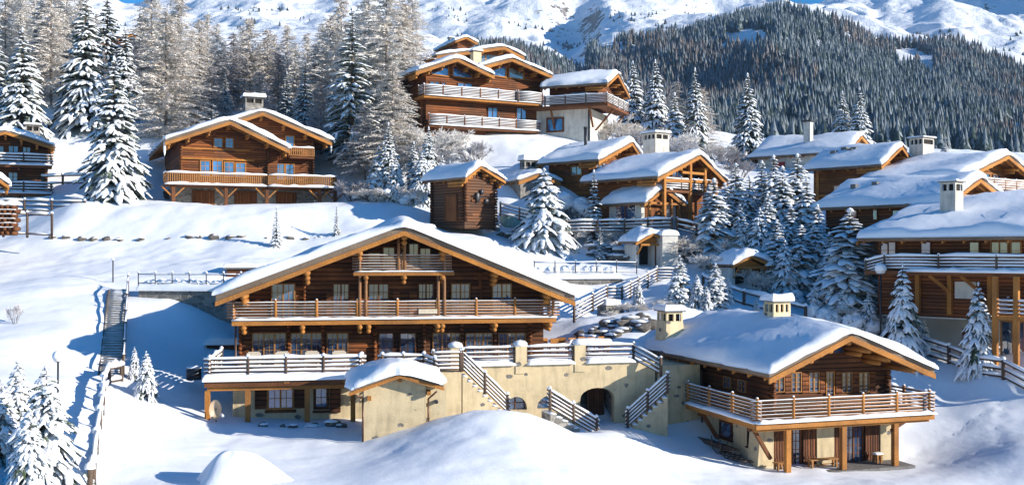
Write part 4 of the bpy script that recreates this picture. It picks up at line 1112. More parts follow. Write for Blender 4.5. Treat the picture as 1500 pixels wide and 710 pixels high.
for (a, b) in ((283, 312), (345, 374), (406, 432)):
    k = MB(); k.box(XU(a, 3), XU(b, 3), 2.93, 2.997, -.3, 1.75); d_ = k.build('door', M['door_wood'], ru)
    k = MB(); k.box(XU(a, 3)-.14, XU(a, 3)-.002, 2.9, 2.997, -.3, 1.9); k.box(XU(b, 3)+.002, XU(b, 3)+.14, 2.9, 2.997, -.3, 1.9); k.box(XU(a, 3)-.14, XU(b, 3)+.14, 2.88, 2.997, 1.76, 1.93); k.build('door_frame', M['beam_dark'], d_)
for (a, b, q0, q1, yy) in ((294, 307, 257, 236, yw), (312, 325, 257, 236, yw), (329, 342, 258, 238, yw), (346, 359, 259, 239, yw), (394, 400, 262, 240, yb2), (403, 416, 262, 240, yb2), (419, 430, 262, 241, yb2), (314, 325, 215, 203, yw), (331, 341, 216, 203, yw), (419, 430, 215, 200, yb2)):
    x = XU(a, yy); window(HU, x, XU(b, yy), ZU(q0, x, yy), ZU(q1, x, yy), yy, ru, 1, 'beam', 'glass_sky', 2, 3, fw=.09)
k = MB(); k.box(XU(266, yw), XU(372, yw), yw-.16, yw-.003, ZU(234, XU(300, yw), yw), ZU(231.5, XU(300, yw), yw)); k.box(XU(266, yw), XU(366, yw), yw-.12, yw-.003, ZU(219, XU(300, yw), yw), ZU(217, XU(300, yw), yw)); k.build('beam', M['beam'], ru)
k = MB()
for px_ in (265, 392): log_ends(k, XU(px_, yw), yw, 2.5, rzu(XU(px_, yw))-.5, .14, .35)
log_ends(k, XU(458, yb2), yb2, 2.5, rzu2(XU(458, yb2))-.5, .14, .35)
k.build('log_end_stack', M['beam_dark'], ru, True)
D3 = 2.35
pts = [(XU(243, 0), 1.8, D3), (XU(243, 0), 0, D3), (XU(391, 0), 0, D3), (XU(391, 0), -.55, D3)]
xe = XU(490, .3)
k = MB(); k.box(XU(243, 0), XU(392, 0), -.05, yw, D3-.22, D3); k.box(XU(392, 0)+.002, xe, -.55, yb2, D3-.22, D3-.003); bl = k.build('balcony', M['beam_dark'], ru)
s_ = MB(); s_.strip((XU(241, 0), -.1, D3-.1), (XU(392, 0), -.1, D3-.1), .45, .22, seg=20); s_.strip((XU(392, 0), -.6, D3-.1), (xe+.2, -.6, D3-.1), .45, .22, seg=14); s_.build('deck_snow', M['snow_roof'], bl, True)
def picket(par, a, b, h, mat='frame', top_snow=.16):
    a = Vector(a); b = Vector(b); L = (b-a).length; n = int(L/.2)
    k = MB(); k.beam(a+Vector((0, 0, h)), b+Vector((0, 0, h)), .12, .08); k.beam(a+Vector((0, 0, .12)), b+Vector((0, 0, .12)), .08, .06)
    for i in range(n+1):
        c = a+(b-a)*(i/n); k.box(c.x-.05, c.x+.05, c.y-.02, c.y+.02, c.z+.08, c.z+h-.03)
    o = k.build('balcony_railing', M[mat], par)
    s = MB(); s.strip(a+Vector((0, 0, h+.03)), b+Vector((0, 0, h+.03)), .24, top_snow, seg=int(L/.8)+2); s.build('rail_snow', M['snow_roof'], o, True)
picket(bl, (XU(243, 0), 1.8, D3), (XU(243, 0), 0, D3), 1.0); picket(bl, (XU(243, 0), 0, D3), (XU(391, 0), 0, D3), 1.0)
picket(bl, (XU(391, 0)+.1, -.5, D3), (xe, -.5, D3), 1.0); picket(bl, (xe, -.5, D3), (xe, 2.0, D3), 1.0)
for px_, yy in ((254, .3), (331, .3), (391, 0), (468, -.2), (491, .6)):
    x = XU(px_, yy); k = MB(); k.box(x-.16, x+.16, yy-.16, yy+.16, -.7, D3-.25); k.build('balcony_post', M['beam_dark'], bl)
    k = MB()
    for s__ in (-1, 1): k.beam((x, yy, 1.0), (x+s__*1.1, yy, D3-.25), .13, .13)
    k.beam((x, yy+.1, D3-.35), (x, yw+.5, D3-.35), .2, .2); k.build('brace', M['beam'], bl)
# small upper balcony on the right gable
k = MB(); q0, q1 = XU(424, y0b+.4), XU(460, y0b+.4); zz = ZU(229, q0, 3); k.box(q0, q1, y0b+.3, yb2, zz-.2, zz); b2 = k.build('balcony', M['beam_dark'], ru)
picket(b2, (q0, y0b+.4, zz), (q1, y0b+.4, zz), .9)
cx_ = XU(371, 10); chimney(HU, ro_b, cx_, 10, rzu2(min(cx_, xm2))-.5, ZU(144, cx_, 10), 1.9, 1.4, 'stone', 2, snow=.35, over=.25)
k = MB(); k.beam((XU(248, 8), 4, 4), (XU(248, 8), 15, 4), .1, .1)
# side stair on the left, shaded
k = MB()
for i in range(9): k.box(xl+.6, xl+1.6, 4+i*.5, 4.5+i*.5, -.6+i*.3, -.35+i*.3)
k.build('side_stair', M['rail_grey'], ru)
k = MB(); k.blob((xl-.02, y0+.4, zl-.55), .12, .12, .75, n=7, k=5); k.blob((xr2+.03, y0b+.4, zr2-.45), .1, .1, .6, n=7, k=5); k.build('icicle', M['snow_roof'], ro, True)

# --- far left chalet, cut by the frame
HL = House('chalet', 'dark shaded chalet with two snowy balconies at the left edge of the photo', 72, 103, 25, 5.1)
rl = HL.root; y0 = -.4
xr = HL.x(80, y0); xm_ = HL.x(8, y0); zr = HL.z(216, xr, y0); zm = HL.z(193, xm_, y0); xl = 2*xm_-xr
ro, rzf = roof(rl, xl, xr, xm_, y0, 12, zr, zr, zm, T=.5, thick=.25, seed=31)
gable_wall(HL, rl, xl+1.2, HL.x(70, 1.5), 1.5, 11, -1.5, rzf, xm_, 'log_mid')
for (a, b, q0, q1) in ((13, 26, 236, 214), (-12, 5, 236, 214), (13, 25, 270, 253), (-10, 4, 270, 253), (34, 44, 236, 216)):
    x = HL.x(a, 1.5); window(HL, x, HL.x(b, 1.5), HL.z(q0, x, 1.5), HL.z(q1, x, 1.5), 1.5, rl, 2, 'beam_dark', 'glass_sky', 1, 3, fw=.08)
for (qd, nm) in ((243, 1), (284, 2)):
    xe = HL.x(76, 0); zz = HL.z(qd, xe, 0)
    k = MB(); k.box(xl+1, xe, 0, 1.5, zz-.25, zz); bb_ = k.build('balcony', M['beam_dark'], rl)
    railing(bb_, [(xl+1, .08, zz), (xe-.05, .08, zz), (xe-.05, 1.5, zz)], 1.05, 4, 'rail_grey', 'rail_grey', 2.4, .1, hero=False, ext=.2, r=.06, top_snow=.16)
    s_ = MB(); s_.strip((xl+1, -.05, zz), (xe, -.05, zz), .4, .2, seg=12); s_.build('deck_snow', M['snow_roof'], bb_, True)
    k = MB()
    for x in (xl+3, xe-3, xe-.5): k.log((x, -.1, zz-.4), (x, 1.6, zz-.4), .16, 8)
    k.build('bracket_log', M['beam_dark'], bb_, True)
cx_ = HL.x(48, 5); chimney(HL, ro, cx_, 5, rzf(cx_)-.3, HL.z(184, cx_, 5), 1.4, 1.2, 'stone', 2, snow=.2)
# --- eave of a nearer cabin at the very edge and its log stack
HM = House('cabin', 'corner of a small snowy-roofed cabin cut by the left edge of the photo', -14, 80, 27, 1.3)
rm = HM.root; y0 = -.3; xr = HM.x(13, y0); xm_ = HM.x(-40, y0); zr = HM.z(272, xr, y0); zm = HM.z(236, xm_, y0); xl = 2*xm_-xr
ro, rzf = roof(rm, xl, xr, xm_, y0, 4, zr, zr, zm, T=.5, thick=.2, seed=32)
gable_wall(HM, rm, xl+.6, xr-.9, .6, 3.5, -1.0, rzf, xm_, 'log_mid')
HMx = HM.x(10, -.6)
t = thing('log_stack', 'snow-capped firewood stack of short logs at the left edge of the photo', 'firewood stack', P(4, 345, 84), .1)
k = MB(); 
for r_ in range(7):
    for c_ in range(6):
        k.log((-1.2+c_*.42+.2*(r_ % 2), -.45+RND.uniform(-.08, .08), .2+r_*.36), (-1.2+c_*.42+.2*(r_ % 2), .45, .2+r_*.36), .19, 8)
k.build('logs', M['beam_dark'], t, True)
k = MB(); k.strip((-1.6, 0, 2.5), (1.4, 0, 2.5), 1.1, .35, seg=8)
for r_ in range(1, 7): k.strip((-1.3, -.42, .2+r_*.36+.1), (1.2, -.42, .2+r_*.36+.1), .2, .07, seg=10)
k.build('snow_cover', M['snow_roof'], t, True)

# --- small raised barn
HB = House('barn', 'small weathered log granary standing alone above the largest chalet roof', 641, 93, 22, 2.9, 'barn')
rb = HB.root; xw0, xw1 = HB.x(641), HB.x(725); W = xw1-xw0
# gable faces right-front: ridge along local y; visible left half is the long side
HB2 = House('barn_frame', 'tmp', 682, 91, 40, 2.75); bpy.data.objects.remove(HB2.root); HB2.root = rb
HB.root.location = HB2.O; HB.root.rotation_euler = (0, 0, HB2.a)
ro, rzf, a, b, y1, xm_ = eave_chalet(HB2, 681.5, 262, 704, 243.5, 618, None, 'log_mid', ovf=.8, ovs=.55, T=.42, thick=.18, seed=41, z0=-.6, board=.22, pright=740)
k = MB(); log_ends(k, a, 0, 0, rzf(a)-.3, .12, .3); log_ends(k, b, 0, 0, rzf(b)-.3, .12, .3)
for kk in range(22):
    z = .12+kk*.25
    if z < rzf(a)-.2: k.log((a-.28, .15, z), (a+.1, .15, z), .11, 7); k.log((a-.28, y1-1, z), (a+.1, y1-1, z), .11, 7)
k.build('log_end_stack', M['log_dark'], rb, True)
ya, yb = sorted((HB2.y(669, a), HB2.y(654, a))); k = MB(); k.box(a-.1, a-.003, ya, yb, .1, 2.3); dd = k.build('door', M['door_wood'], rb)
k = MB(); k.box(a-.14, a-.003, ya-.15, ya-.002, 0, 2.45); k.box(a-.14, a-.003, yb+.002, yb+.15, 0, 2.45); k.box(a-.16, a-.003, ya-.15, yb+.15, 2.302, 2.5); k.build('door_frame', M['beam_dark'], dd)
window(HB2, (a+b)/2-.3, (a+b)/2+.3, rzf(a)-.1, rzf(a)+.5, 0, rb, 1, 'beam_dark', 'dark', 1, 1)
k = MB(); k.log((HB2.x(690), -.12, 2.3), (HB2.x(720), -.12, 2.3), .05, 6); k.blob((HB2.x(698), -.2, 2.2), .28, .12, .5, n=10, k=5); k.blob((HB2.x(704), -.2, 2.7), .2, .12, .3, n=10, k=5); k.blob((HB2.x(711), -.2, 1.9), .3, .12, .25, n=10, k=5); k.build('hanging_harness', M['metal'], rb, True)
k = MB(); k.beam((HB2.x(690), -.05, 1.9), (b, -.05, 1.9), .14, .2); k.build('beam', M['beam_dark'], rb)

# --- top chalet
HTp = House('chalet', 'large multi-gabled chalet highest on the slope with two long snowy balconies', 621, 110, 27, 13.2)
rt_ = HTp.root; XX, YY, ZZ = HTp.x, HTp.y, HTp.z
DU = ZZ(138.5, XX(621), 0); DLo = ZZ(182, XX(626), 0)
def gab(pl_, ql, pm, qm, pr_, qr, y0, depth, seed, wall_px, wmat='log_red', ywall=None, z0=-2, T=.4, left_long=None):
    xl = XX(pl_, y0); xm_ = XX(pm, y0); xr = XX(pr_, y0)
    ro, f = roof(rt_, xl, xr, xm_, y0, y0+depth, ZZ(ql, xl, y0), ZZ(qr, xr, y0), ZZ(qm, xm_, y0), T=T, thick=.2, seed=seed, board=.34, mats=('shingle', 'beam', 'soffit'))
    yw_ = ywall if ywall is not None else y0+1.8
    gable_wall(HTp, rt_, XX(wall_px[0], yw_), XX(wall_px[1], yw_), yw_, y0+depth-.5, z0, f, xm_, wmat)
    return ro, f, xm_, yw_
r1_, f1, xm1, yw1 = gab(609, 105.5, 670, 86, 724, 111.5, -.6, 15, 51, (624, 712))
r2_, f2, xm2, yw2 = gab(702, 99, 750, 86, 809, 111.5, 1.0, 15, 52, (700, 795))
r3_, f3, xm3, yw3 = gab(640, 82, 739, 69, 768, 84, 9, 14, 53, (690, 756), z0=4)
# windows
for (a, b, q0, q1, yy, f) in ((632, 656, 108, 100, yw1, f1), (664, 690, 111, 101, yw1, f1), (723, 740, 110, 98, yw2, f2), (746, 766, 113, 98, yw2, f2)):
    x, x2 = XX(a, yy), XX(b, yy)
    k = MB(); z0_ = ZZ(q0, x, yy); k.add([(x, yy-.04, z0_), (x2, yy-.04, z0_-.1), (x2, yy-.04, f(x2)-.55), (x, yy-.04, f(x)-.55), (x, yy-.02, z0_), (x2, yy-.02, z0_-.1), (x2, yy-.02, f(x2)-.55), (x, yy-.02, f(x)-.55)], [(0,1,2,3),(7,6,5,4),(0,4,5,1),(1,5,6,2),(2,6,7,3),(3,7,4,0)])
    wo = k.build('gable_window', M['glass_sky' if a != 746 else 'glass_lit'], rt_)
    k = MB(); k.beam((x, yy-.08, z0_-.08), (x2, yy-.08, z0_-.18), .08, .14); k.box(x-.12, x-.002, yy-.1, yy-.01, z0_-.1, f(x)-.3); k.box(x2+.002, x2+.14, yy-.1, yy-.01, z0_-.2, f(x2)-.3); k.build('window_frame', M['beam'], wo)
for (a, b, qb, qt, yy) in ((630, 643, 138, 120, yw1), (647, 652, 138, 121, yw1), (671, 691, 140, 122, yw1), (717, 733, 145, 129, yw2)):
    x = XX(a, yy); window(HTp, x, XX(b, yy), ZZ(qb, x, yy), ZZ(qt, x, yy), yy, rt_, 2, 'beam_dark', 'glass_sky', 1, 2, fw=.08)
k = MB(); yl_ = 1.6; k.box(XX(622, yl_)-.4, XX(786, yl_), yl_, yl_+.25, DLo-1, DU-.3); k.build('lower_wall', M['log_red'], rt_)
for (a, b) in ((635, 649), (672, 686), (715, 728), (757, 770)):
    x = XX(a, yl_); window(HTp, x, XX(b, yl_), DLo+.3, ZZ(158, x, yl_), yl_, rt_, 2, 'beam_dark', 'glass_sky', 1, 2, fw=.08)
k = MB(); k.box(XX(786, yl_)+.003, XX(797, yl_), yl_, yl_+3, DLo-1, DU-.3); k.build('wall_pier', M['white_plaster'], rt_)
k = MB(); k.box(XX(621), XX(793), 0, yw2, DU-.3, DU); bU = k.build('balcony', M['beam'], rt_)
railing(bU, [(XX(621), 1.6, DU), (XX(621), 0, DU), (XX(756), 0, DU), (XX(756)+.15, -.25, DU), (XX(793), -.25, DU)], 1.05, 6, 'rail_grey', 'beam_dark', 2.3, .06, hero=False, r=.055, ext=.1, top_snow=.13)
k = MB(); k.box(XX(628), XX(791, .0), 0, yl_, DLo-.25, DLo); bL = k.build('balcony', M['beam_dark'], rt_)
railing(bL, [(XX(628), 0, DLo), (XX(756), 0, DLo), (XX(791), 0, DLo), (XX(791), 1.4, DLo)], 1.05, 6, 'rail_grey', 'beam_dark', 2.3, .06, hero=False, r=.055, ext=.1, top_snow=.13)
s_ = MB(); s_.strip((XX(621), -.1, DU-.03), (XX(793), -.1, DU-.03), .3, .12, seg=22); s_.build('deck_snow', M['snow_roof'], bU, True)
s_ = MB(); s_.strip((XX(628), -.1, DLo-.03), (XX(791), -.1, DLo-.03), .35, .16, seg=22); s_.build('deck_snow', M['snow_roof'], bL, True)
cx_ = XX(697, 6); chimney(HTp, r2_, cx_, 6, f1(min(cx_, XX(722, 0)))-.6, ZZ(76, cx_, 6), 1.0, .9, 'chimney_yellow', 0, snow=.25)
k = MB(); yy = yw3; k.box(XX(703, yy), XX(728, yy), yy-.06, yy-.003, ZZ(91, XX(703, yy), yy), ZZ(79, XX(703, yy), yy)); ww = k.build('window', M['glass_lit'], rt_)
k = MB()
for q in (703, 711, 719, 728): k.box(XX(q, yy)-.08, XX(q, yy)+.08, yy-.1, yy-.061, ZZ(91, XX(703, yy), yy), ZZ(79, XX(703, yy), yy))
k.build('frame', M['frame'], ww)

# --- its right wing, a separate long-roofed chalet
HW = House('chalet', 'long-roofed chalet on a pale plastered base beside the highest chalet', 884, 117.5, 68, 11.2)
rw = HW.root
ro, fw_, a, b, y1, xm_ = eave_chalet(HW, 889, 124, 905, 109, 792, None, 'log_red', ovf=1.4, ovs=1.3, T=.5, thick=.25, seed=55, z0=5.4, pright=922)
XW = HW.x; DW = HW.z(152, a-1.6, 0)
k = MB(); q = HW.y(806, a+.1); k.box(a-.1, b, .9, q+3, -1.5, DW-.3); k.build('base_wall', M['white_plaster'], rw)
k = MB(); k.box(a-1.7, a, -1.6, y1+2, DW-.3, DW); k.box(a, b+.5, -1.6, -.02, DW-.3, DW-.003); bw = k.build('balcony', M['beam_dark'], rw)
railing(bw, [(a-1.6, y1+1.8, DW), (a-1.6, -1.5, DW), (b+.4, -1.5, DW)], 1.05, 6, 'rail_grey', 'rail_grey', 2.2, .06, hero=False, r=.055, ext=.1, top_snow=.13)
k = MB()
for y in (.6, 5.2): k.beam((a-.1, y, DW-2.4), (a-1.4, y, DW-.3), .2, .2)
for x in (a+1.5, b-.5): k.beam((x, .8, DW-2.6), (x, -1.3, DW-.35), .18, .18)
k.build('brace', M['beam_dark'], rw)
ya, yb = sorted((HW.y(824, a-.1), HW.y(803, a-.1))); window_side(HW, ya, yb, DW-2.6, DW-1.3, a-.1, rw, -1, 2, 'beam_dark', 'glass_sky', 1, .2)
ya, yb = sorted((HW.y(858, a), HW.y(836, a))); window_side(HW, ya, yb, DW+.5, DW+1.6, a, rw, -1, 2, 'beam_dark', 'glass_lit', 1, .1)
k = MB(); k.box(a-.2, a-.101, 1.0, 1.15, -1, DW-.35); k.build('downpipe', M['metal'], rw)

# --- middle right cluster
HA = House('chalet', 'orange timber chalet with a round flue pipe on its snowy roof, middle right', 868, 100, 48, 5.6)
ro, f, a, b, y1, xm_ = eave_chalet(HA, 877, 236, 926, 209, 788, None, 'log_orange', ovf=1.8, ovs=1.0, T=.45, seed=61, pright=948)
ya, yb = sorted((HA.y(852, a), HA.y(838, a))); window_side(HA, ya, yb, HA.z(255, a, ya), HA.z(244, a, ya), a, HA.root, -1, 2, 'frame', 'glass_lit', 1, .12)
k = MB(); k.box(a-.12, a-.003, ya-1.0, ya-.2, HA.z(257, a, ya), HA.z(242, a, ya)); k.box(a-.12, a-.003, yb+.2, yb+1.0, HA.z(257, a, ya), HA.z(242, a, ya)); k.build('shutter', M['log_red'], HA.root)
k = MB(); x = HA.x(854, y1*.45); yq = y1*.45; x = (a+xm_)/2+.4; k.log((x, yq, f(x)), (x, yq, f(x)+2.3), .16, 10); k.log((x, yq, f(x)+2.3), (x, yq, f(x)+2.5), .22, 10); k.build('flue_pipe', M['metal'], ro, True)
window(HA, a+.8, a+2.0, 1.6, 3.0, 0, HA.root, 2, 'frame', 'glass', 1, 2); window(HA, a+3.2, a+4.6, 1.6, 3.0, 0, HA.root, 2, 'frame', 'glass', 1, 2)
k = MB(); zz = HA.z(258, a, 0); k.box(a+.2, b, -1.4, -.02, zz-.2, zz); bb_ = k.build('balcony', M['beam'], HA.root); picket(bb_, (a+.2, -1.35, zz), (b, -1.35, zz), 1.0)

HBb = House('chalet', 'open-gabled orange timber chalet with tall cream chimney behind, middle right', 972, 93, 41, 3.5)
ro, f, a, b, y1, xm_ = eave_chalet(HBb, 963, 261, 1025, 228, 850, None, 'log_orange', ovf=2.0, ovs=1.2, T=.45, seed=62, pright=1066, z0=-1)
r_ = HBb.root
k = MB(); x0_ = a+.15; x1_ = b-.1
for x in (x0_, xm_-.9, xm_+1.2, x1_): k.box(x-.13, x+.13, -1.75, -1.5, -.6, f(x)-.35)
k.beam((x0_, -1.62, f(a)-.6), (x1_, -1.62, f(b)-.6), .22, .26); k.beam((x0_+2.4, -1.62, f(a)+.25), (x1_-1.8, -1.62, f(a)+.25), .2, .22); k.build('gable_frame', M['beam'], r_)
k = MB(); zz = 2.1; k.box(a, b, -1.7, -.02, zz-.22, zz); bb_ = k.build('balcony', M['beam_dark'], r_)
railing(bb_, [(a+.1, -1.55, zz), (b-.1, -1.55, zz)], 1.0, 5, 'rail_grey', 'rail_grey', 2.2, .07, hero=False, r=.055, top_snow=.13)
for i in range(3): window(HBb, a+.8+i*2.3, a+2.2+i*2.3, zz+.1, zz+2.0, 0, r_, 2, 'beam_dark', 'glass', 1, 3)
window(HBb, a+1.0, a+3.0, .0, 1.5, 0, r_, 2, 'beam_dark', 'glass', 1, 2)
cx_ = HBb.x(960, 14); 
t = thing('chimney', 'tall cream chimney with a snow cap standing between the two orange chalets', 'chimney', P(961, 250, 106), .6)
chimney(None, t, 0, 0, -2, (250-196)/F*106, 1.9, 1.9, 'chimney', 2, snow=.25)

HC = House('cabin', 'low grey-walled annex with small timber porch gable below the open-gabled chalet', 948, 91, 37, 3.2, 'cabin')
ro, f, a, b, y1, xm_ = eave_chalet(HC, 944, 299, 973, 275, 880, None, 'white_plaster', ovf=.9, ovs=.5, T=.5, seed=63, pright=1006, z0=-1, purl=False)
k = MB(); k.prism([(a+.4, f(a)-.1), (xm_, f(xm_)-.15), (b-.4, f(b)-.1)], -.06, -.003); k.build('gable_boards', M['log_red'], HC.root)
k = MB(); k.beam((a+.2, -.7, f(a)-.15), (b-.2, -.7, f(b)-.15), .16, .2); k.beam((xm_, -.7, f(a)), (xm_, -.7, f(xm_)-.3), .14, .14); k.build('porch_truss', M['beam'], HC.root)
k = MB(); k.box(xm_-1.5, xm_+.6, -.08, -.002, -.6, 1.9); k.build('door', M['door_wood'], HC.root)
for x in (a+.3, xm_+1.1, b-.3): k = MB(); k.box(x-.1, x+.1, -.8, -.6, -.8, f(x)-.3); k.build('porch_post', M['beam'], HC.root)
ya, yb = sorted((HC.y(930, a), HC.y(903, a))); k = MB(); k.box(a-.05, a-.003, ya, yb, -.5, 1.4); ww = k.build('window', M['glass'], HC.root)
k = MB(); k.box(a-.09, a-.052, ya, yb, 1.2, 1.4); k.box(a-.09, a-.052, (ya+yb)/2-.06, (ya+yb)/2+.06, -.5, 1.2); k.build('frame', M['beam_dark'], ww)

HS = House('stone_hut', 'tiny stone-walled hut with a slatted chimney and snow roof left of the orange chalets', 765, 100, 24, 5.0, 'hut')
ro, f, a, b, y1, xm_ = eave_chalet(HS, 760, 266, 790, 255, None, 5, 'stone', ovf=.5, ovs=.4, T=.5, seed=64, pright=821, z0=-1.5, purl=False)
cx_ = HS.x(778, 3); chimney(HS, ro, cx_, 3, f(cx_)-.5, HS.z(236, cx_, 3), 2.0, 1.2, 'stone', 3, snow=.5)
t = thing('hot_tub', 'round pale hot tub cover with snow beside the tiny stone hut', 'hot tub', ((752-CX)/F*97, 97, gz((752-CX)/F*97, 97)-.1), 0)
k = MB(); k.log((0, 0, -.6), (0, 0, .45), 1.25, 20); k.build('tub', M['teal'], t, True)
k = MB(); k.blob((0, 0, .45), 1.3, 1.3, .3, n=16, k=4, zcut=0); k.build('snow_cover', M['snow_roof'], t, True)

# porches dug into the bank
for (px_, q, D, lb, pw) in ((952, 386, 87, 'little timber porch with a snow cap dug into the bank beside a pale wall', 1.0), (1094, 421, 82, 'little timber porch with a snow cap and orange door beside the spruces', 1.05)):
    t = thing('porch', lb, 'porch', P(px_, q, D), math.radians(22)); Hh = type('o', (), {})()
    w = 1.35*pw
    ro, f = roof(t, -w-.5, w+.3, -.2, -.9, 2.2, 1.75, 1.85, 2.55, T=.45, thick=.14, board=.2, seed=int(px_), purlins=False, rafters=False)
    k = MB(); k.box(.25, w-.05, -.1, 2.0, -.4, 1.75); k.box(-w, -w+.3, 0, 2.0, -.4, 1.6); k.build('wall', M['white_plaster'], t)
    k = MB(); k.box(-w+.3, .25, .8, .86, -.3, 1.9); k.build('recess_shade', M['dark'], t)  # dark panel painted for the shade at the back of the porch
    k = MB(); k.box(.42, w-.25, -.16, -.103, -.3, 1.55); k.build('door', M['door_wood'], t)
    k = MB(); k.beam((-w+.1, -.7, 1.6), (w, -.7, 1.6), .14, .16)
    for x in (-w+.15, w-.1): k.beam((x, -.7, 1.5), (x, 0, .8), .12, .12)
    k.prism([(-w, 1.68), (-.2, 2.4), (w-.1, 1.72)], -.3, -.22)
    k.build('porch_frame', M['beam'], t)
t = thing('pale_wall', 'smooth pale snow-topped wall block right of the first little porch', 'wall', P(985, 388, 86), math.radians(15))
k = MB(); k.box(-.9, .5, 0, 3.5, -1, 2.5); k.build('wall', M['white_plaster'], t); snow_slab(-1.0, .6, -.1, 3.6, 2.48, .4, 6, 8, 4, .25).build('snow_cover', M['snow_roof'], t, True)

# --- right edge cluster
def eave_house(name, label, px, D, yaw, zb, pe, qe, pr, qr, pb, wall, **kw):
    Hh = House(name, label, px, D, yaw, zb); r = eave_chalet(Hh, pe, qe, pr, qr, pb, None, wall, **kw); return Hh, r
H1, g1 = eave_house('chalet', 'pale-walled house with a plain white roof and slim chimney behind the spruces, upper right', 1236, 112, 50, 8.6, 1240, 224, 1262, 199, 1099, 'white_plaster', ovf=.6, ovs=.8, T=.5, seed=71, pright=1290, z0=-2)
ro, f, a, b, y1, xm_ = g1
k = MB(); x = a+(xm_-a)*.35; yq = H1.y(1184, x); k.box(x-.4, x+.4, yq-.4, yq+.4, f(x), f(x)+2.9); c_ = k.build('chimney', M['white_plaster'], ro); k = MB(); k.box(x-.55, x+.55, yq-.55, yq+.55, f(x)+2.9, f(x)+3.1); k.build('cap', M['metal'], c_)
ya, yb = sorted((H1.y(1150, a), H1.y(1133, a))); k = MB(); k.box(a-.08, a-.003, ya, yb, f(a)-2.8, f(a)-.9); k.build('shutter', M['red'], H1.root)
H2_, g2 = eave_house('chalet', 'orange boarded chalet with roof vents in the snow left of the square cream chimney', 1285, 98, 42, 4.6, 1291, 243.5, 1321, 214, 1176, 'log_orange', ovf=1.3, ovs=1.0, T=.45, seed=72, pright=1345, z0=-3)
ro, f, a, b, y1, xm_ = g2
k = MB()
for (fx, q) in ((.45, 1246), (.55, 1252), (.4, 1222), (.6, 1238)):
    x = a+(xm_-a)*fx; yq = H2_.y(q, x); k.box(x-.3, x+.3, yq-.3, yq+.3, f(x)+.3, f(x)+.85)
k.build('roof_vent', M['slate'], ro)
ya, yb = sorted((H2_.y(1235, a), H2_.y(1222, a))); window_side(H2_, ya, yb, H2_.z(283, a, ya), H2_.z(272, a, ya), a, H2_.root, -1, 1, 'beam', 'glass', 1, .1)
k = MB(); k.box(a-.08, a-.003, .3, y1-1, f(a)-3.1, f(a)-2.9); k.box(a-.1, a-.003, H2_.y(1200, a), H2_.y(1200, a)+.3, -2, f(a)-.4); k.build('trim', M['beam'], H2_.root)
for x in (a+.6, a+2.6): window(H2_, x, x+1.2, f(a)-2.4, f(a)-.9, 0, H2_.root, 2, 'frame', 'glass', 1, 2)
t = thing('chimney', 'tall square cream chimney with two dark openings standing behind the upper right roofs', 'chimney', P(1350, 236, 100), math.radians(35))
chimney(None, t, 0, 0, -3, (236-203)/F*100, 1.85, 1.5, 'chimney', 1, snow=.14)
H5, g5 = eave_house('chalet', 'chalet with a broad snowy roof and twin open timber gables at the upper right edge', 1420, 92, 38, 4.0, 1408, 262, 1477, 228, 1255, 'log_orange', ovf=1.6, ovs=1.2, T=.5, seed=73, pright=1530, z0=-3)
ro, f, a, b, y1, xm_ = g5
k = MB(); zz = 1.4; k.box(a+3, b+.5, -1.4, -.02, zz, zz+.2); bb_ = k.build('balcony', M['beam_dark'], H5.root); railing(bb_, [(a+3, -1.3, zz+.2), (b+.4, -1.3, zz+.2)], 1.0, 5, 'rail', 'rail', 2.2, .08, hero=False, r=.06)
for x in (a+1, a+3.2, a+5.4, a+7.4): window(H5, x, x+1.3, 1.7, 3.2, 0, H5.root, 2, 'frame', 'glass', 1, 2)
H4, g4 = eave_house('chalet', 'chalet with wide snow roof and a strip of pale windows under its eave, right side', 1395, 79, 37, 1.0, 1384, 300.5, 1436, 262, 1190, 'log_red', ovf=1.3, ovs=1.0, T=.5, seed=74, pright=1490, z0=-3)
ro, f, a, b, y1, xm_ = g4
for (p0_, p1_, gm) in ((1354, 1308, 'glass_lit'), (1285, 1279, 'glass_lit'), (1255, 1248, 'glass'), (1380, 1375, 'glass')):
    ya, yb = sorted((H4.y(p0_, a), H4.y(p1_, a))); window_side(H4, ya, yb, H4.z(321, a, ya), H4.z(307, a, ya), a, H4.root, -1, 2 if p0_ == 1354 else 1, 'beam_dark', gm, 1, .08)
k = MB()
for (fx, q) in ((.55, 1252), (.62, 1283)):
    x = a+(xm_-a)*fx; yq = H4.y(q, x); k.box(x-.25, x+.25, yq-.25, yq+.25, f(x)+.3, f(x)+.82)
k.build('roof_vent', M['slate'], ro)
H6, g6 = eave_house('chalet', 'large chalet at the right edge with long log balconies over a pale plastered base', 1575, 67, 42, -6.5, 1560, 350, 1650, 288, 1256, 'log_red', ovf=1.3, ovs=1.8, T=.6, seed=75, z0=2, base=True, base_h=2.1)
ro, f, a, b, y1, xm_ = g6; r6 = H6.root
Dk6 = H6.z(397, a-1.9, 8)
yst = H6.y(1268, a-1.8)
k = MB(); k.box(a-1.9, a-.002, -1, yst, Dk6-.25, Dk6); bal6 = k.build('balcony', M['beam_dark'], r6)
s_ = MB(); s_.strip((a-1.9, -1, Dk6-.05), (a-1.9, yst-3, Dk6-.05), .6, .28, seg=18, jit=.3); s_.build('deck_snow', M['snow_roof'], bal6, True)
railing(bal6, [(a-1.75, -1, Dk6), (a-1.75, H6.y(1375, a-1.75), Dk6), (a-1.75, H6.y(1296, a-1.75), Dk6), (a-1.75, yst, Dk6-.35)], 1.0, 5, 'rail_grey', 'rail_grey', 3.2, .1, hero=False, r=.055, ext=.1, top_snow=.2, lump=.1)
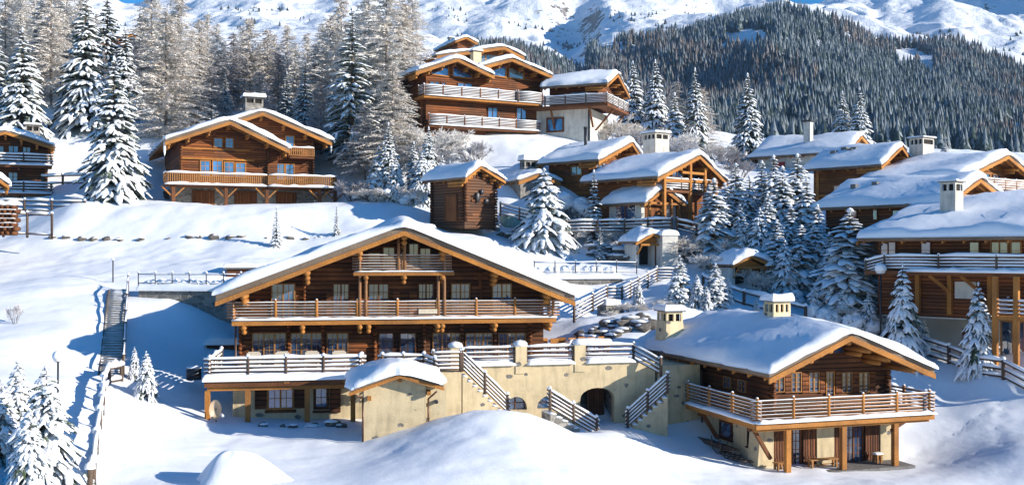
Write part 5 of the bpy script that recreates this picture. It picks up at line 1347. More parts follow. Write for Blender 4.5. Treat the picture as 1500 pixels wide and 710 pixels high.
for (p0_, p1_, fr, gm) in ((1363, 1350, 'beam_dark', 'glass_sky'), (1434, 1421, 'beam_dark', 'glass_lit'), (1476, 1453, 'frame', 'glass_lit'), (1495, 1482, 'frame', 'glass_lit'), (1312, 1291, 'beam_dark', 'glass')):
    ya, yb = sorted((H6.y(p0_, a), H6.y(p1_, a))); window_side(H6, ya, yb, Dk6+.3, H6.z(355, a, ya), a, r6, -1, 2 if p0_-p1_ > 14 else 1, fr, gm, 3, .09)
lowz = H6.z(457, a, 10)
k = MB(); 
for q in (1346, 1393, 1452): yq = H6.y(q, a); k.box(a-.3, a-.003, yq-.14, yq+.14, lowz, Dk6-.26)
for q in (1393, 1440): yq = H6.y(q, a); k.beam((a-.2, yq, lowz+1.5), (a-1.5, yq+.8, Dk6-.3), .18, .18)
k.build('wall_post', M['beam'], r6)
ya, yb = sorted((H6.y(1430, a), H6.y(1399, a))); k = MB(); k.box(a-.05, a-.003, ya, yb, lowz+1.1, Dk6-.7); k.build('plaster_panel', M['white_plaster'], r6)
ya, yb = sorted((H6.y(1424, a), H6.y(1410, a))); k = MB(); k.box(a-.08, a-.004, ya, yb, -1.5, lowz-.9); k.build('door', M['log_red'], r6)
# lower loggia at the right edge
zz = H6.z(462, a-2.2, 3); yq = H6.y(1456, a-2)
k = MB(); k.box(a-2.2, a-.004, -4, yq, zz-.25, zz); lg = k.build('loggia_deck', M['beam'], r6)
railing(lg, [(a-2.1, -4, zz), (a-2.1, yq-.1, zz), (a-.1, yq-.1, zz)], .95, 4, 'rail', 'rail', 2.2, .08, hero=False, r=.055)
for q in (1489, 1458):
    yq = H6.y(q, a-2.1); k = MB(); k.box(a-2.25, a-1.95, yq-.15, yq+.15, -.8, Dk6-.26); k.build('loggia_post', M['beam'], lg)
ya, yb = sorted((H6.y(1500, a), H6.y(1468, a))); window_side(H6, ya, yb, -.2, zz-.5, a+.03, r6, -1, 2, 'frame', 'glass', 1, .1)
cx_ = a+(xm_-a)*.3; cyq = H6.y(1394, cx_)
chimney(H6, ro, cx_, cyq, f(cx_)-.3, H6.z(267, cx_, cyq), 1.25, 1.1, 'chimney', 1, snow=.16)
k = MB(); yv = H6.y(1405, a-.4); k.strip((a-1.6, yv, f(a)+.5), (a-1.5, yv-3, f(a)+.6), .25, .08); 

# distant chalets half hidden in the trees, left, and cabins behind the top chalet
for (px_, q, D, yaw, w_, lb) in ((192, 84, 150, 30, 4.2, 'distant little chalet with a snowy roof high among the left spruces'), (262, 118, 140, 35, 4.4, 'reddish distant chalet half hidden by larches behind the upper left chalet'), (680, 76, 172, 25, 2.0, 'tiny reddish far cabin peeping over the highest chalet roof')):
    Hd = House('distant_chalet', lb, px_, D, yaw, (HY-q)/F*D-2.5)
    ro, f = roof(Hd.root, -w_, w_, 0, -1, 9, 3.9, 3.9, 3.9+w_*.42, T=.5, thick=.2, seed=px_, purlins=False)
    gable_wall(Hd, Hd.root, -w_+.8, w_-.8, 0, 8.5, -7, f, 0, 'log_red')
    for x in ((-2, -.6, .8) if w_ > 3 else (-.9, .1)): window(Hd, x, x+.9, 1.8, 3, 0, Hd.root, 1, 'beam', 'glass_sky', 1, 1)
    chimney(Hd, ro, -.8, 4, 4.0, 4.6+w_*.42, .8, .8, 'stone', 0, snow=.2)
# ------------------------------------------------------------------ vegetation
def leafy_branch(Nd, Sn, R, o, az, L, slope, droop, w, snow, seg=4, fingers=True):
    """one bough: a ragged drooping needle strip with a pillow of snow along its back"""
    ca, sa = math.cos(az), math.sin(az); side = Vector((-sa, ca, 0))
    def pt(s): return o+Vector((ca*L*s, sa*L*s, L*(slope*s-droop*s*s)))
    n = []; 
    for i in range(seg+1):
        s = i/seg; c = pt(s); ww = w*(.35+1.0*math.sin(min(1, s*1.25)*math.pi*.62))*(1-.75*s**3)*R.uniform(.8, 1.2)
        lo = -ww*(.55+R.uniform(0, .5)) if i % 2 else -ww*.35
        n += [c-side*ww+Vector((0, 0, lo)), c, c+side*ww+Vector((0, 0, lo*R.uniform(.6, 1.2)))]
    fs = [f for i in range(seg) for f in ((i*3, i*3+1, i*3+4, i*3+3), (i*3+1, i*3+2, i*3+5, i*3+4))]
    Nd.add(n, fs)
    # hanging twigs under the bough
    for i in range(1, seg+1):
        for sd in (-1, 1):
            c = pt(i/seg-.12)+side*sd*w*R.uniform(.1, .6); h = w*R.uniform(.7, 1.3)
            t = Vector((ca, sa, 0))*w*.35
            Nd.add([c-t, c+t, c+Vector((0, 0, -h))+t*R.uniform(-.5, 1)], [(0, 1, 2)])
    if snow > 0:
        vs = []; k = 5; s0 = R.uniform(.08, .25); cnt = 0
        for i in range(seg+1):
            s = s0+(1.03-s0)*i/seg; c = pt(s)
            e = .35 if i in (0, seg) else 1
            ww = w*1.0*snow*(.55+.7*math.sin(min(1, s*1.2)*math.pi*.6))*(1-.55*s**3)*R.uniform(.65, 1.3)*(.6 if i == seg else 1)
            h = w*.50*snow*e*R.uniform(.6, 1.35)
            for a, z in ((-1, -.35), (-.72, .55), (0, 1), (.72, .55), (1, -.35)):
                vs.append(c+side*(a*ww)+Vector((0, 0, z*h+.02)))
        fs = [(i*k+j, (i+1)*k+j, (i+1)*k+j+1, i*k+j+1) for i in range(seg) for j in range(k-1)]
        fs += [tuple(range(k)), tuple(range(seg*k+k-1, seg*k-1, -1))]
        Sn.add(vs, fs)
    return pt

def spruce_mesh(seed, r=.20, snow=1.0, levels=24, per=8, droop=.55, top_power=.9, bare=.06, w=.18, fingers=2, gap=.1):
    R = random.Random(seed); Nd = MB(); Sn = MB(); h = 10.0
    for i in range(levels):
        f = i/(levels-1); z = h*(bare+(1-bare)*(f**.92))*.985
        Rr = h*r*(1-(f*.985))**top_power*R.uniform(.86, 1.1)+.12
        n = max(4, int(per*(1-.45*f)))
        a0 = R.random()*6.28
        for k in range(n):
            if R.random() < gap: continue
            az = a0+k*2*math.pi/n+R.uniform(-.25, .25); L = Rr*R.uniform(.72, 1.18)
            sl = .28-.12*(1-f)+R.uniform(-.1, .1); dr = droop*R.uniform(.75, 1.3)*(1-.45*f)
            ww = w*(1-.45*f)*R.uniform(.85, 1.2)*min(1, .4+L/1.6)
            sn = snow*R.uniform(.6, 1.2) if R.random() < .93 else 0
            o = Vector((0, 0, z+R.uniform(-.12, .12)))
            pt = leafy_branch(Nd, Sn, R, o, az, L, sl, dr, ww, sn, 4 if L > .7 else 3)
            if fingers and L > .8:
                for q in range(fingers):
                    s = R.uniform(.3, .75); sd = -1 if q % 2 else 1
                    leafy_branch(Nd, Sn, R, pt(s)+Vector((0, 0, -.02)), az+sd*R.uniform(.55, .95), L*(1-s)*R.uniform(.7, 1.05)+.12, sl-2*dr*s*.6, dr*.9, ww*.72, sn*.95, 3)
    Sn.blob((0, 0, h*.985), .07*snow+.02, .07*snow+.02, .28, n=6, k=4)
    return Nd, Sn

def trunk_mb(h=10., r=.17, top=.02):
    b = MB(); n = 8; pts = 6
    for i in range(pts):
        a, c = i/pts, (i+1)/pts
        b.log((0, 0, -1.2 if i == 0 else h*a), (0, 0, h*c), r*(1-a)+top, n, 0, r*(1-c)+top)
    return b
def make_spruce(kind, seed, **kw):
    Nd, Sn = spruce_mesh(seed, **kw)
    return (Nd.mesh('spruce_crown', M['needle_cold' if kind == 'cold' else 'needle']), Sn.mesh('bough_snow', M['snow_tree'], True), trunk_mb().mesh('spruce_trunk', M['bark'], True))
SPR = {
 'big': [make_spruce('', 101+i, r=.225, snow=1.1, levels=28, per=12, droop=.6, w=.21, fingers=2) for i in range(3)],
 'slim': [make_spruce('', 121+i, r=.17, snow=1.6, levels=24, per=10, droop=.7, w=.21, fingers=1, top_power=.75) for i in range(4)],
 'fat': [make_spruce('', 141+i, r=.33, snow=1.5, levels=18, per=11, droop=.75, w=.30, fingers=2, top_power=.75, bare=.02, gap=.05) for i in range(3)],
 'dark': [make_spruce('', 161+i, r=.19, snow=.8, levels=28, per=11, droop=.5, w=.18, fingers=1) for i in range(2)],
 'col': [make_spruce('', 181+i, r=.12, snow=1.1, levels=22, per=9, droop=.55, w=.22, fingers=0, bare=.0) for i in range(2)],
}
TREES = []
def place_meshes(name, parts, label, cat, x, y, z, h, wf=1.0, rz=0, group=None):
    t = thing(name, label, cat, (x, y, z), rz, group); t.scale = (h/10*wf, h/10*wf, h/10)
    for nm, me in parts:
        o = bpy.data.objects.new(nm, me); COL.objects.link(o); o.parent = t
    TREES.append(t); return t
def spruce(px, D, top, kind, label, wf=1.0, sink=.15):
    x, y = (px-CX)/F*D, D; z = gz(x, y)-sink; zt = (HY-top)/F*D; h = max(1.0, zt-z)
    v = RND.choice(SPR[kind])
    return place_meshes('spruce', (('crown', v[0]), ('bough_snow', v[1]), ('trunk', v[2])), label, 'spruce', x, y, z, h, wf, RND.uniform(0, 6.28))

def larch_mesh(seed, levels=66, r=.30, mat='frost', dens=3.6, tw=.066):
    R = random.Random(seed); T = MB(); h = 10.0
    for i in range(levels):
        f = i/(levels-1); z = h*(.06+.92*f); Rr = h*r*(math.sin(math.pi*(.18+.82*(1-f))*.62)**1.1)*(1-.62*f)+.12
        for k in range(R.choice((4, 5, 6))):
            az = R.uniform(0, 6.28); L = Rr*R.uniform(.5, 1.2); ca, sa = math.cos(az), math.sin(az)
            up = R.uniform(.1, .4); dr = R.uniform(.2, .45)
            def pt(s): return Vector((ca*L*s, sa*L*s, z+L*(up*s-dr*s*s)))
            prev = pt(0); W = .028
            for s in (.35, .7, 1.0):
                c = pt(s); side = Vector((-sa, ca, 0))*W*(1.1-s*.8)
                T.add([prev-side, prev+side, c+side*.7, c-side*.7], [(0, 1, 2, 3)]); T.add([prev-Vector((0, 0, W)), prev+Vector((0, 0, W)), c+Vector((0, 0, W*.6)), c-Vector((0, 0, W*.6))], [(0, 1, 2, 3)])
                prev = c
            for q in range(int((5+L*5)*dens)):
                s = R.uniform(.12, 1.0); c = pt(s); l = R.uniform(.14, .40)*(.6+.4*(1-f)); a2 = az+R.choice((-1, 1))*R.uniform(.3, 1.5)
                d = Vector((math.cos(a2)*l, math.sin(a2)*l, l*R.uniform(-.75, .35))); sd = Vector((-d.y, d.x, R.uniform(-.4, .4)*l)); sd = sd.normalized()*tw*R.uniform(.35, .8)
                T.add([c-sd, c+sd, c+d], [(0, 1, 2)])
                if R.random() < .5:
                    c2 = c+d*.5; d2 = Vector((d.y, -d.x, d.z))*.55*R.choice((-1, 1)); T.add([c2-sd*.8, c2+sd*.8, c2+d2], [(0, 1, 2)])
    return T
LAR = [(larch_mesh(200+i).mesh('larch_twigs', M['frost']), trunk_mb(10, .085).mesh('larch_trunk', M['frost_trunk'], True)) for i in range(4)]
LARG = [(larch_mesh(220+i).mesh('grey_larch_twigs', M['frost_grey']), trunk_mb(10, .085).mesh('larch_trunk', M['frost_trunk'], True)) for i in range(2)]
def larch(px, D, top, label, grey=False, wf=1.0):
    x, y = (px-CX)/F*D, D; z = gz(x, y)-.2; h = (HY-top)/F*D-z; v = RND.choice(LARG if grey else LAR)
    return place_meshes('larch', (('crown', v[0]), ('trunk', v[1])), label, 'larch', x, y, z, h, wf, RND.uniform(0, 6.28))

def bush_mesh(seed, stems=7, depth=5, spread=.55, tw=.05, L0=2.2):
    R = random.Random(seed); T = MB(); W = MB()
    def grow(p, d, L, w, lev):
        q = p+d*L
        if lev <= 1: W.log(p, q, w, 5, 0, w*.7)
        else:
            sd = d.cross(Vector((R.uniform(-1, 1), R.uniform(-1, 1), R.uniform(-1, 1)))).normalized()*max(w, tw*.45)
            s2 = sd.cross(d.normalized())
            T.add([p-sd, p+sd, q+sd*.6, q-sd*.6], [(0, 1, 2, 3)]); T.add([p-s2, p+s2, q+s2*.6, q-s2*.6], [(0, 1, 2, 3)])
        if lev >= depth: return
        for i in range(R.choice((3, 3, 4))):
            nd = (d+Vector((R.uniform(-1, 1), R.uniform(-1, 1), R.uniform(-.6, .8)))*spread*(1+.12*lev)).normalized()
            grow(p+d*L*R.uniform(.45, 1), nd, L*R.uniform(.55, .8), w*.6, lev+1)
    for s in range(stems):
        a = s*6.28/stems+R.uniform(-.3, .3); grow(Vector((math.cos(a)*.15, math.sin(a)*.15, -.3)), Vector((math.cos(a)*.55, math.sin(a)*.55, 1)).normalized(), L0, .07, 0)
    return T, W
BUS = []
for i in range(3):
    T, W = bush_mesh(300+i, stems=6, depth=5); BUS.append((T.mesh('frosted_twigs', M['frost']), W.mesh('bush_stems', M['bark'], True), T))
BG = []
for i in range(2):
    T, W = bush_mesh(320+i, stems=6, depth=5); BG.append((T.mesh('grey_frosted_twigs', M['frost_grey']), W.mesh('bush_stems', M['bark'], True), T))
def bush(px, D, top, label, wf=1.0, grey=False, name='frosted_tree'):
    x, y = (px-CX)/F*D, D; z = gz(x, y)-.2; h = (HY-top)/F*D-z; v = RND.choice(BG if grey else BUS)
    # bush meshes are about 6.5 m tall
    t = place_meshes(name, (('twigs', v[0]), ('stems', v[1])), label, 'frosted tree' if name == 'frosted_tree' else 'shrub', x, y, z, h*10/6.6, wf, RND.uniform(0, 6.28)); return t

# the big firs that frame the left
spruce(33, 116, 42, 'big', 'tall snowy spruce rising behind the shaded chalet at the left edge', 1.15)
spruce(-8, 120, 20, 'dark', 'snowy spruce cut by the left edge of the photo behind the shaded chalet')
spruce(126, 122, -8, 'big', 'very tall snow-laden spruce left of the white gap in the left wood', 1.05)
spruce(157, 136, -20, 'dark', 'dark narrow spruce just behind the very tall snow-laden one at left')
spruce(183, 128, 40, 'big', 'snowy spruce standing between the tall left firs and the frosted larches')
spruce(167, 98.5, 84, 'big', 'huge snow-draped spruce beside the left wall of the two-gabled chalet', 1.12)
spruce(205, 150, 20, 'dark', 'dark spruce beside the distant little chalet at upper left')
spruce(60, 140, -10, 'dark', 'dark spruce top rising between frosted larches near the upper left corner')
spruce(516, 112, 12, 'dark', 'tallest dark spruce right of the two-gabled chalet', 1.1)
spruce(548, 124, 60, 'dark', 'dark spruce half hidden by the larches left of the highest chalet')
spruce(447, 125, 88, 'dark', 'shaded blue-grey spruce right behind the two-gabled chalet roof')
spruce(420, 128, 105, 'dark', 'low shaded spruce behind the right gable of the two-gabled chalet')
spruce(330, 128, 110, 'dark', 'shaded spruce directly behind the stone chimney of the two-gabled chalet')
spruce(286, 126, 120, 'dark', 'shaded spruce behind the left gable of the two-gabled chalet')
lar = [(75,132,-25,'frosted larch left of the very tall snow-laden spruce',0,1.1),(98,138,-35,'pale frosted larch with its top cut by the frame, near the upper left corner',0,1.1),(8,134,-30,'frosted larch in the upper left corner',0,1.2),
 (222,140,-30,'frosted larch near the distant little chalet at upper left',0,1),(243,120,18,'broad beige frosted larch just left of the two-gabled chalet roof',0,1.35),(262,134,-15,'tall frosted larch behind the broad beige one at left',0,1.1),
 (292,138,28,'frosted larch above the left gable of the two-gabled chalet',0,1.1),(318,142,34,'frosted larch above the ridge of the left gable',0,1),(342,138,48,'grey shaded larch left of the stone chimney',1,1.1),
 (366,140,26,'tall pinkish frosted larch right above the stone chimney',0,1.1),(392,140,42,'frosted larch right of the stone chimney',0,1.1),(408,134,78,'short grey larch behind the right gable of the two-gabled chalet',1,1.2),
 (432,140,62,'frosted larch between the stone chimney and the tall dark spruce',0,1.1),(462,134,66,'grey frosted larch two crowns left of the tallest dark spruce',1,1.2),(484,132,22,'tall frosted larch just left of the tallest dark spruce',0,1.1),
 (500,140,-10,'frosted larch rising behind the tallest dark spruce',0,1),(540,120,-15,'tall frosted larch just right of the tallest dark spruce',0,1.25),(566,116,-22,'broad frosted larch whose top reaches the frame left of the highest chalet',0,1.3),
 (590,118,0,'frosted larch touching the left wall of the highest chalet',0,1.15),(604,128,-12,'frosted larch behind the left eave of the highest chalet',0,1),(575,108,95,'shorter frosted larch in front of the broad one left of the highest chalet',0,1.3),
 (470,116,120,'short grey larch at the right end of the two-gabled chalet',1,1.2),(535,108,150,'small frosted larch at the foot of the tallest dark spruce',1,1.3),(200,134,60,'small grey larch between the left firs',1,1.2),
 (272,124,92,'short frosted larch hiding the reddish distant chalet',0,1.4),(990,135,118,'frosted larch between the spruces right of the long-roofed chalet',0,1.1),(1028,138,128,'small frosted larch right of the two spruces on the skyline of the village',0,1.2),(148,126,70,'grey frosted larch in the gap of the left firs',1,1),
 (50,150,-40,'pale larch crown in the top left corner behind the shaded spruces',0,1.2),(310,126,96,'low shaded larch behind the left gable, between two shaded spruces',1,1.3),(380,126,104,'low shaded larch right behind the stone chimney',1,1.3)]
for (px_, D, top, lb, g, wf) in lar: larch(px_, D, top, lb, bool(g), wf)
# clump between the two-gabled and the highest chalet
spruce(569, 103, 180, 'big', 'snowy spruce left of the pair above the bank edge, centre left', 1.05)
spruce(606, 104, 208, 'slim', 'slim snowy spruce in the middle of the clump left of the barn', 1.3)
spruce(628, 102, 186, 'big', 'snow-heavy spruce just left of the small barn', .95)
spruce(591, 108, 222, 'fat', 'low bushy snowy spruce inside the clump left of the barn')
spruce(548, 106, 236, 'fat', 'small bushy snowy spruce at the left end of the clump')
spruce(659, 100, 236, 'slim', 'thin snowy spruce peeping over the small barn roof')
bush(641, 108, 163, 'round white-frosted tree below the lower balcony of the highest chalet', 1.15)
bush(612, 110, 170, 'frosted shrub under the left corner of the highest chalet', 1.2)
bush(694, 107, 186, 'bare frosted shrub standing alone on the white slope below the highest chalet', .9, True)
bush(516, 103, 248, 'low frosted shrub at the right end of the two-gabled chalet', 1.3, True, 'frosted_shrub')
spruce(797, 91.5, 247, 'fat', 'broad snow-plastered spruce in front of the orange chalets', 1.4)
spruce(870, 92.5, 249, 'col', 'thin column-shaped snowy spruce before the grey-walled annex', 1.3)
spruce(879, 88, 334, 'col', 'small slim snowy spruce on the boulder bank by the first porch', 1.5)
spruce(846, 90, 360, 'fat', 'tiny snow-covered conifer left of the boulder bank', .9)
spruce(724, 95, 268, 'col', 'slim snowy conifer touching the right wall of the barn', 1.2)
# behind the middle houses
spruce(927, 136, 90, 'big', 'snowy spruce left of the pair right of the long-roofed chalet'); spruce(960, 133, 88, 'big', 'right-hand spruce of the pair beside the long-roofed chalet', .95)
spruce(1018, 134, 100, 'big', 'tall snowy spruce right of the frosted larch on the village skyline', .9)
spruce(1095, 126, 108, 'big', 'lone tall spruce standing above the white-roofed house, against the forest', 1.05)
spruce(1234, 124, 134, 'big', 'left one of the twin spruces above the white roof, against the forest', .95); spruce(1259, 122, 128, 'big', 'right one of the twin spruces above the white roof, against the forest')
spruce(1384, 150, 200, 'big', 'little snowy spruce top right of the tall square chimney')
for (px_, D, top, lb, wf, g) in ((885, 122, 162, 'frosted tree under the balcony of the long-roofed chalet', 1.1, False), (912, 120, 158, 'round frosted tree right of the long-roofed chalet base', 1.2, False), (938, 118, 172, 'frosted tree behind the orange chalet ridge', 1.2, True),
      (985, 122, 175, 'frosted tree right of the tall cream chimney, middle', 1.3, False), (1004, 120, 192, 'low frosted tree behind the open-gabled chalet ridge', 1.2, True), (1068, 116, 205, 'round grey frosted tree right of the open-gabled chalet', 1.2, True), (1052, 122, 196, 'frosted tree between the open-gabled chalet and the lone tall spruce', 1.2, False), (1085, 112, 222, 'low frosted tree beneath the lone tall spruce', 1.2, True)):
    bush(px_, D, top, lb, wf, g)
# the dense right-centre clump
cl = [(1046,88,262,'slim','slim snowy spruce at the left end of the right-centre clump, beside the open-gabled chalet',1.6),(1062,90,268,'slim','snowy spruce second from the left in the right-centre clump',1.4),(1078,92,240,'slim','thin tall snowy spruce above the left part of the clump',1.3),
 (1084,88,300,'fat','squat snowy spruce low in the left part of the clump',.9),(1098,91,258,'slim','snowy spruce in the middle left of the clump',1.3),(1116,93,236,'slim','tall narrow spruce left of the highest tops of the clump',1.2),
 (1133,92,228,'slim','one of the tallest narrow spruces in the clump, in front of the white-roofed house',1.2),(1146,88,244,'slim','narrow snowy spruce right of the tallest one in the clump',1.3),(1168,89,226,'slim','tallest narrow spruce at the right side of the clump, before the orange boarded wall',1.25),
 (1182,86,262,'slim','snowy spruce at the right end of the clump under the wide wavy roof',1.3),(1158,84,300,'slim','shorter spruce in front of the right part of the clump',1.5),(1113,85,305,'fat','small fat spruce at the front of the clump above the second porch',.9),
 (1138,82.5,322,'slim','front spruce of the clump standing beside the second porch',1.6),(1174,81,330,'slim','front right spruce of the clump',1.6),(1150,80.5,352,'fat','low snow-bent conifer at the foot of the clump',.8),
 (1197,82,300,'slim','spruce under the left end of the wide wavy roof',1.3),(1245,76,306,'slim','tall snow-bent spruce in front of the right chalets',1.9),(1226,77,352,'fat','snow-buried conifer left of the tall bent spruce',1.0),(1213,76,392,'fat','low snow-buried conifer behind the ridge chimney of the right chalet',.9),
 (1266,76.5,372,'slim','slim conifer right of the tall bent spruce',1.5),(1193,75,416,'fat','small white cone of a conifer above the right chalet ridge',.8),(1322,69,386,'fat','shaded snow-drooping spruce before the long right balcony',.62),
 (1433,66,414,'fat','lone snowy spruce with green showing, right edge in front of the pale wall',.62),(995,73.5,374,'slim','slim snow-hung conifer above the right chalet chimney',1.5),(1021,73,402,'fat','squat snow-hung conifer above the right chalet roof',.8),(1048,73.5,386,'slim','snow-hooded conifer left of the ridge of the right chalet',1.7),
 (1010,74.5,420,'fat','tiny snow-hung conifer between two larger ones above the right chalet roof',.9),(1108,74,436,'fat','tiny snowy cone beside the white two-rail fence',.8),(1310,74,448,'fat','small white snow-capped conifer near the right lamp post',.8),(1342,73,462,'fat','small snow-capped conifer left of two on the bank under the pale wall',.8),(1352,72,464,'fat','snow-capped conifer, right of two on the bank under the pale wall',.8),
 (1220,352/4.4,440,'fat','snow-buried shrub-like conifer above the right chalet gable',1.0)]
for (px_, D, top, k, lb, wf) in cl: spruce(px_, D, top, k, lb, wf*1.25)
# foreground lower left
spruce(214, 54, 514, 'fat', 'small plump snow-covered conifer beside the long wooden stair', .9)
spruce(197, 57.5, 508, 'fat', 'smaller conifer behind the plump one by the long wooden stair', .7)
spruce(405, 86.5, 302, 'col', 'thin dark-green conifer with snow on the bank below the two-gabled chalet', 1.3)
spruce(493, 90, 300, 'col', 'thin conifer on the bank right under the end of the two-gabled chalet', 1.1)
spruce(68, 38, 536, 'fat', 'large snow-drooping conifer nearest the viewer in the lower left corner', 1.15)
spruce(26, 41, 528, 'fat', 'large snow-bowed conifer second from the left in the lower left corner', 1.0)
spruce(2, 39.5, 556, 'fat', 'snow-bowed conifer cut by the left edge in the lower left corner', 1.05)
spruce(44, 36, 600, 'fat', 'low snow-buried conifer at the very bottom left', .9)
bush(22, 63, 428, 'tiny bare sapling alone on the sunny left slope', .5, True, 'sapling')

for a in ((893,72,452,'frosted shrub under the fenced garden stair, left of the boulders',2.2),(925,73,436,'frosted shrub just below the top flight of the garden stair',2.0),(948,72.5,446,'white frosted shrub between the boulders and the small snow-hung conifers',2.2),(972,73,432,'frosted shrub left of the slim snow-hung conifer above the right chalet chimney',1.8),
          (1205,77,436,'wide frosted shrub above the ridge chimney of the right chalet',2.4),(1250,75,432,'wide frosted shrub at the foot of the tall snow-bent spruce',2.6),(1278,74,446,'frosted shrub beside the base of the tall right lamp post',2.2),(1303,73.5,452,'frosted shrub left of the shaded drooping spruce',2.0),
          (822,92.5,318,'frosted shrub right of the broad snow-plastered spruce',2.2),(905,92,324,'frosted shrub against the fence of the grey-walled annex',2.0),(1030,88,330,'frosted shrub where the fence drops right of the pale wall block',2.4),(1070,84,352,'frosted shrub on the slope left of the second porch',2.2),(1130,81,384,'frosted shrub right beside the second porch',2.0),
          (585,100,262,'frosted shrub low in front of the clump left of the barn',2.4),(545,101,266,'frosted shrub at the left foot of the clump above the bank',2.2),(664,110,178,'frosted tree crown hanging over the lower balcony corner of the highest chalet',1.3),(626,107,196,'grey frosted tree between the round white tree and the tall larches',1.3)):
    bush(a[0], a[1], a[2], a[3], a[4], a[1] > 104 and a[0] == 626, 'frosted_shrub' if a[2] > 200 else 'frosted_tree')
for a in ((903,75,420,'slim','small snow-hung conifer inside the bend of the garden stair',1.6),(935,77,412,'fat','squat white conifer below the long stone wall end',.9),(1035,72.5,420,'fat','white snow-hung conifer right of the squat one above the right chalet roof',1.0),(1066,76,404,'fat','white snow-hung conifer near the head of the two-rail fence',.9),
          (1236,74,418,'fat','white snow-mantled conifer between the ridge chimney and the tall lamp post',1.1),(1272,73,428,'fat','white snow-mantled conifer touching the tall lamp post',1.0),(1296,75,404,'slim','narrow snow-mantled conifer just behind the tall lamp post',1.5),(1215,80,340,'slim','snowy spruce under the wide snow roof, right of the dense clump',1.5),
          (1124,86,284,'slim','snowy spruce filling the middle of the dense clump',1.5),(1090,86,318,'fat','broad low spruce left of the second porch roof',1.0),(1030,90,296,'fat','snow-heavy spruce right under the open-gabled chalet balcony',.9),
          (618,100,224,'fat','bushy snowy spruce directly left of the barn wall',1.0),(580,101,232,'fat','bushy snowy spruce in the left middle of the clump above the bank',1.0),(555,103,214,'slim','slim snowy spruce at the back left of the clump above the bank',1.5),(648,103,228,'slim','slim snowy spruce behind the left roof slope of the barn',1.5),
          (503,112,196,'fat','low snow-laden spruce right of the two-gabled chalet eave',.9),(988,130,136,'slim','snowy spruce close behind the tall cream chimney, middle',1.4)):
    spruce(*a)
for px_, D, top in ((235,146,30),(255,150,50),(281,148,44),(304,148,20),(328,150,60),(355,148,40),(380,150,64),(402,148,50),(421,146,36),(450,146,48),(472,148,34),(494,150,40),(525,146,20),(118,146,-10),(30,146,-20),(86,148,0),(552,140,10),(140,150,20),(4,150,20),(210,150,16)):
    larch(px_, D, top, 'pale frosted larch deep in the dense stand behind the two-gabled chalet and the left firs', False, 1.2)['group'] = 'dense stand of frosted larches at the back left'
# snow-buried shrubs: rounded lumps with a few twigs
LUMP = []
for s in range(3):
    b = MB(); R_ = random.Random(s+50); 
    for k in range(14):
        a = R_.uniform(0, 6.28); r = R_.uniform(0, .9); q = R_.uniform(.25, .5)
        b.blob((r*math.cos(a), r*math.sin(a), .15+R_.uniform(0, .45)), q, q, q*R_.uniform(.7, 1.1), n=9, k=6, jit=.24, zcut=-.7)
    T = MB()
    for k in range(260):
        a = R_.uniform(0, 6.28); r = R_.uniform(.3, 1.15); p = Vector((r*math.cos(a), r*math.sin(a), R_.uniform(-.1, .6))); d = Vector((math.cos(a)*.3, math.sin(a)*.3, R_.uniform(-.2, .3))); sd = Vector((-d.y, d.x, 0))*.2
        T.add([p-sd, p+sd, p+d], [(0, 1, 2)])
    LUMP.append((b.mesh('shrub_snow', M['snow_tree'], True), T.mesh('shrub_twigs', M['needle'])))
def lump(px_, D, s, label, hz=1.0):
    x, y = (px_-CX)/F*D, D
    t = thing('snowy_shrub', label, 'shrub', (x, y, gz(x, y)-.1), RND.uniform(0, 6), 'shrubs buried in snow'); t.scale = (s, s, s*hz)
    v = RND.choice(LUMP)
    for nm, me in zip(('snow_cover', 'twigs'), v):
        o = bpy.data.objects.new(nm, me); COL.objects.link(o); o.parent = t
for a in ((1238,74,1.3,'wide snow-buried shrub under the tall bent spruce'),(1262,73.5,1.4,'snow-buried shrub left of the right lamp post'),(1205,75,1.1,'snow-buried shrub above the ridge of the right chalet'),(1284,73.5,1.0,'snow-buried shrub at the foot of the right lamp post'),
          (1325,72,1.2,'snow-buried shrub on the bank left of the pale wall foot'),(1365,71,1.1,'snow-buried shrub at the foot of the pale wall'),(838,98,2.0,'big blue-shaded snow-buried shrub behind the broad spruce'),(853,97,1.6,'snow-buried shrub beside the thin column spruce'),
          (530,103,1.2,'snow-buried shrub below the clump of spruces, left'),(560,101,1.3,'snow-buried shrub below the clump of spruces, middle'),(600,100,1.2,'snow-buried shrub left of the barn'),
          (775,91,1.0,'snow-buried shrub at the left foot of the broad spruce'),(1008,90,1.1,'snow-buried shrub right of the pale wall block'),(1150,79,1.2,'snow-buried shrub at the foot of the right-centre clump')):
    lump(a[0], a[1], a[2], a[3])

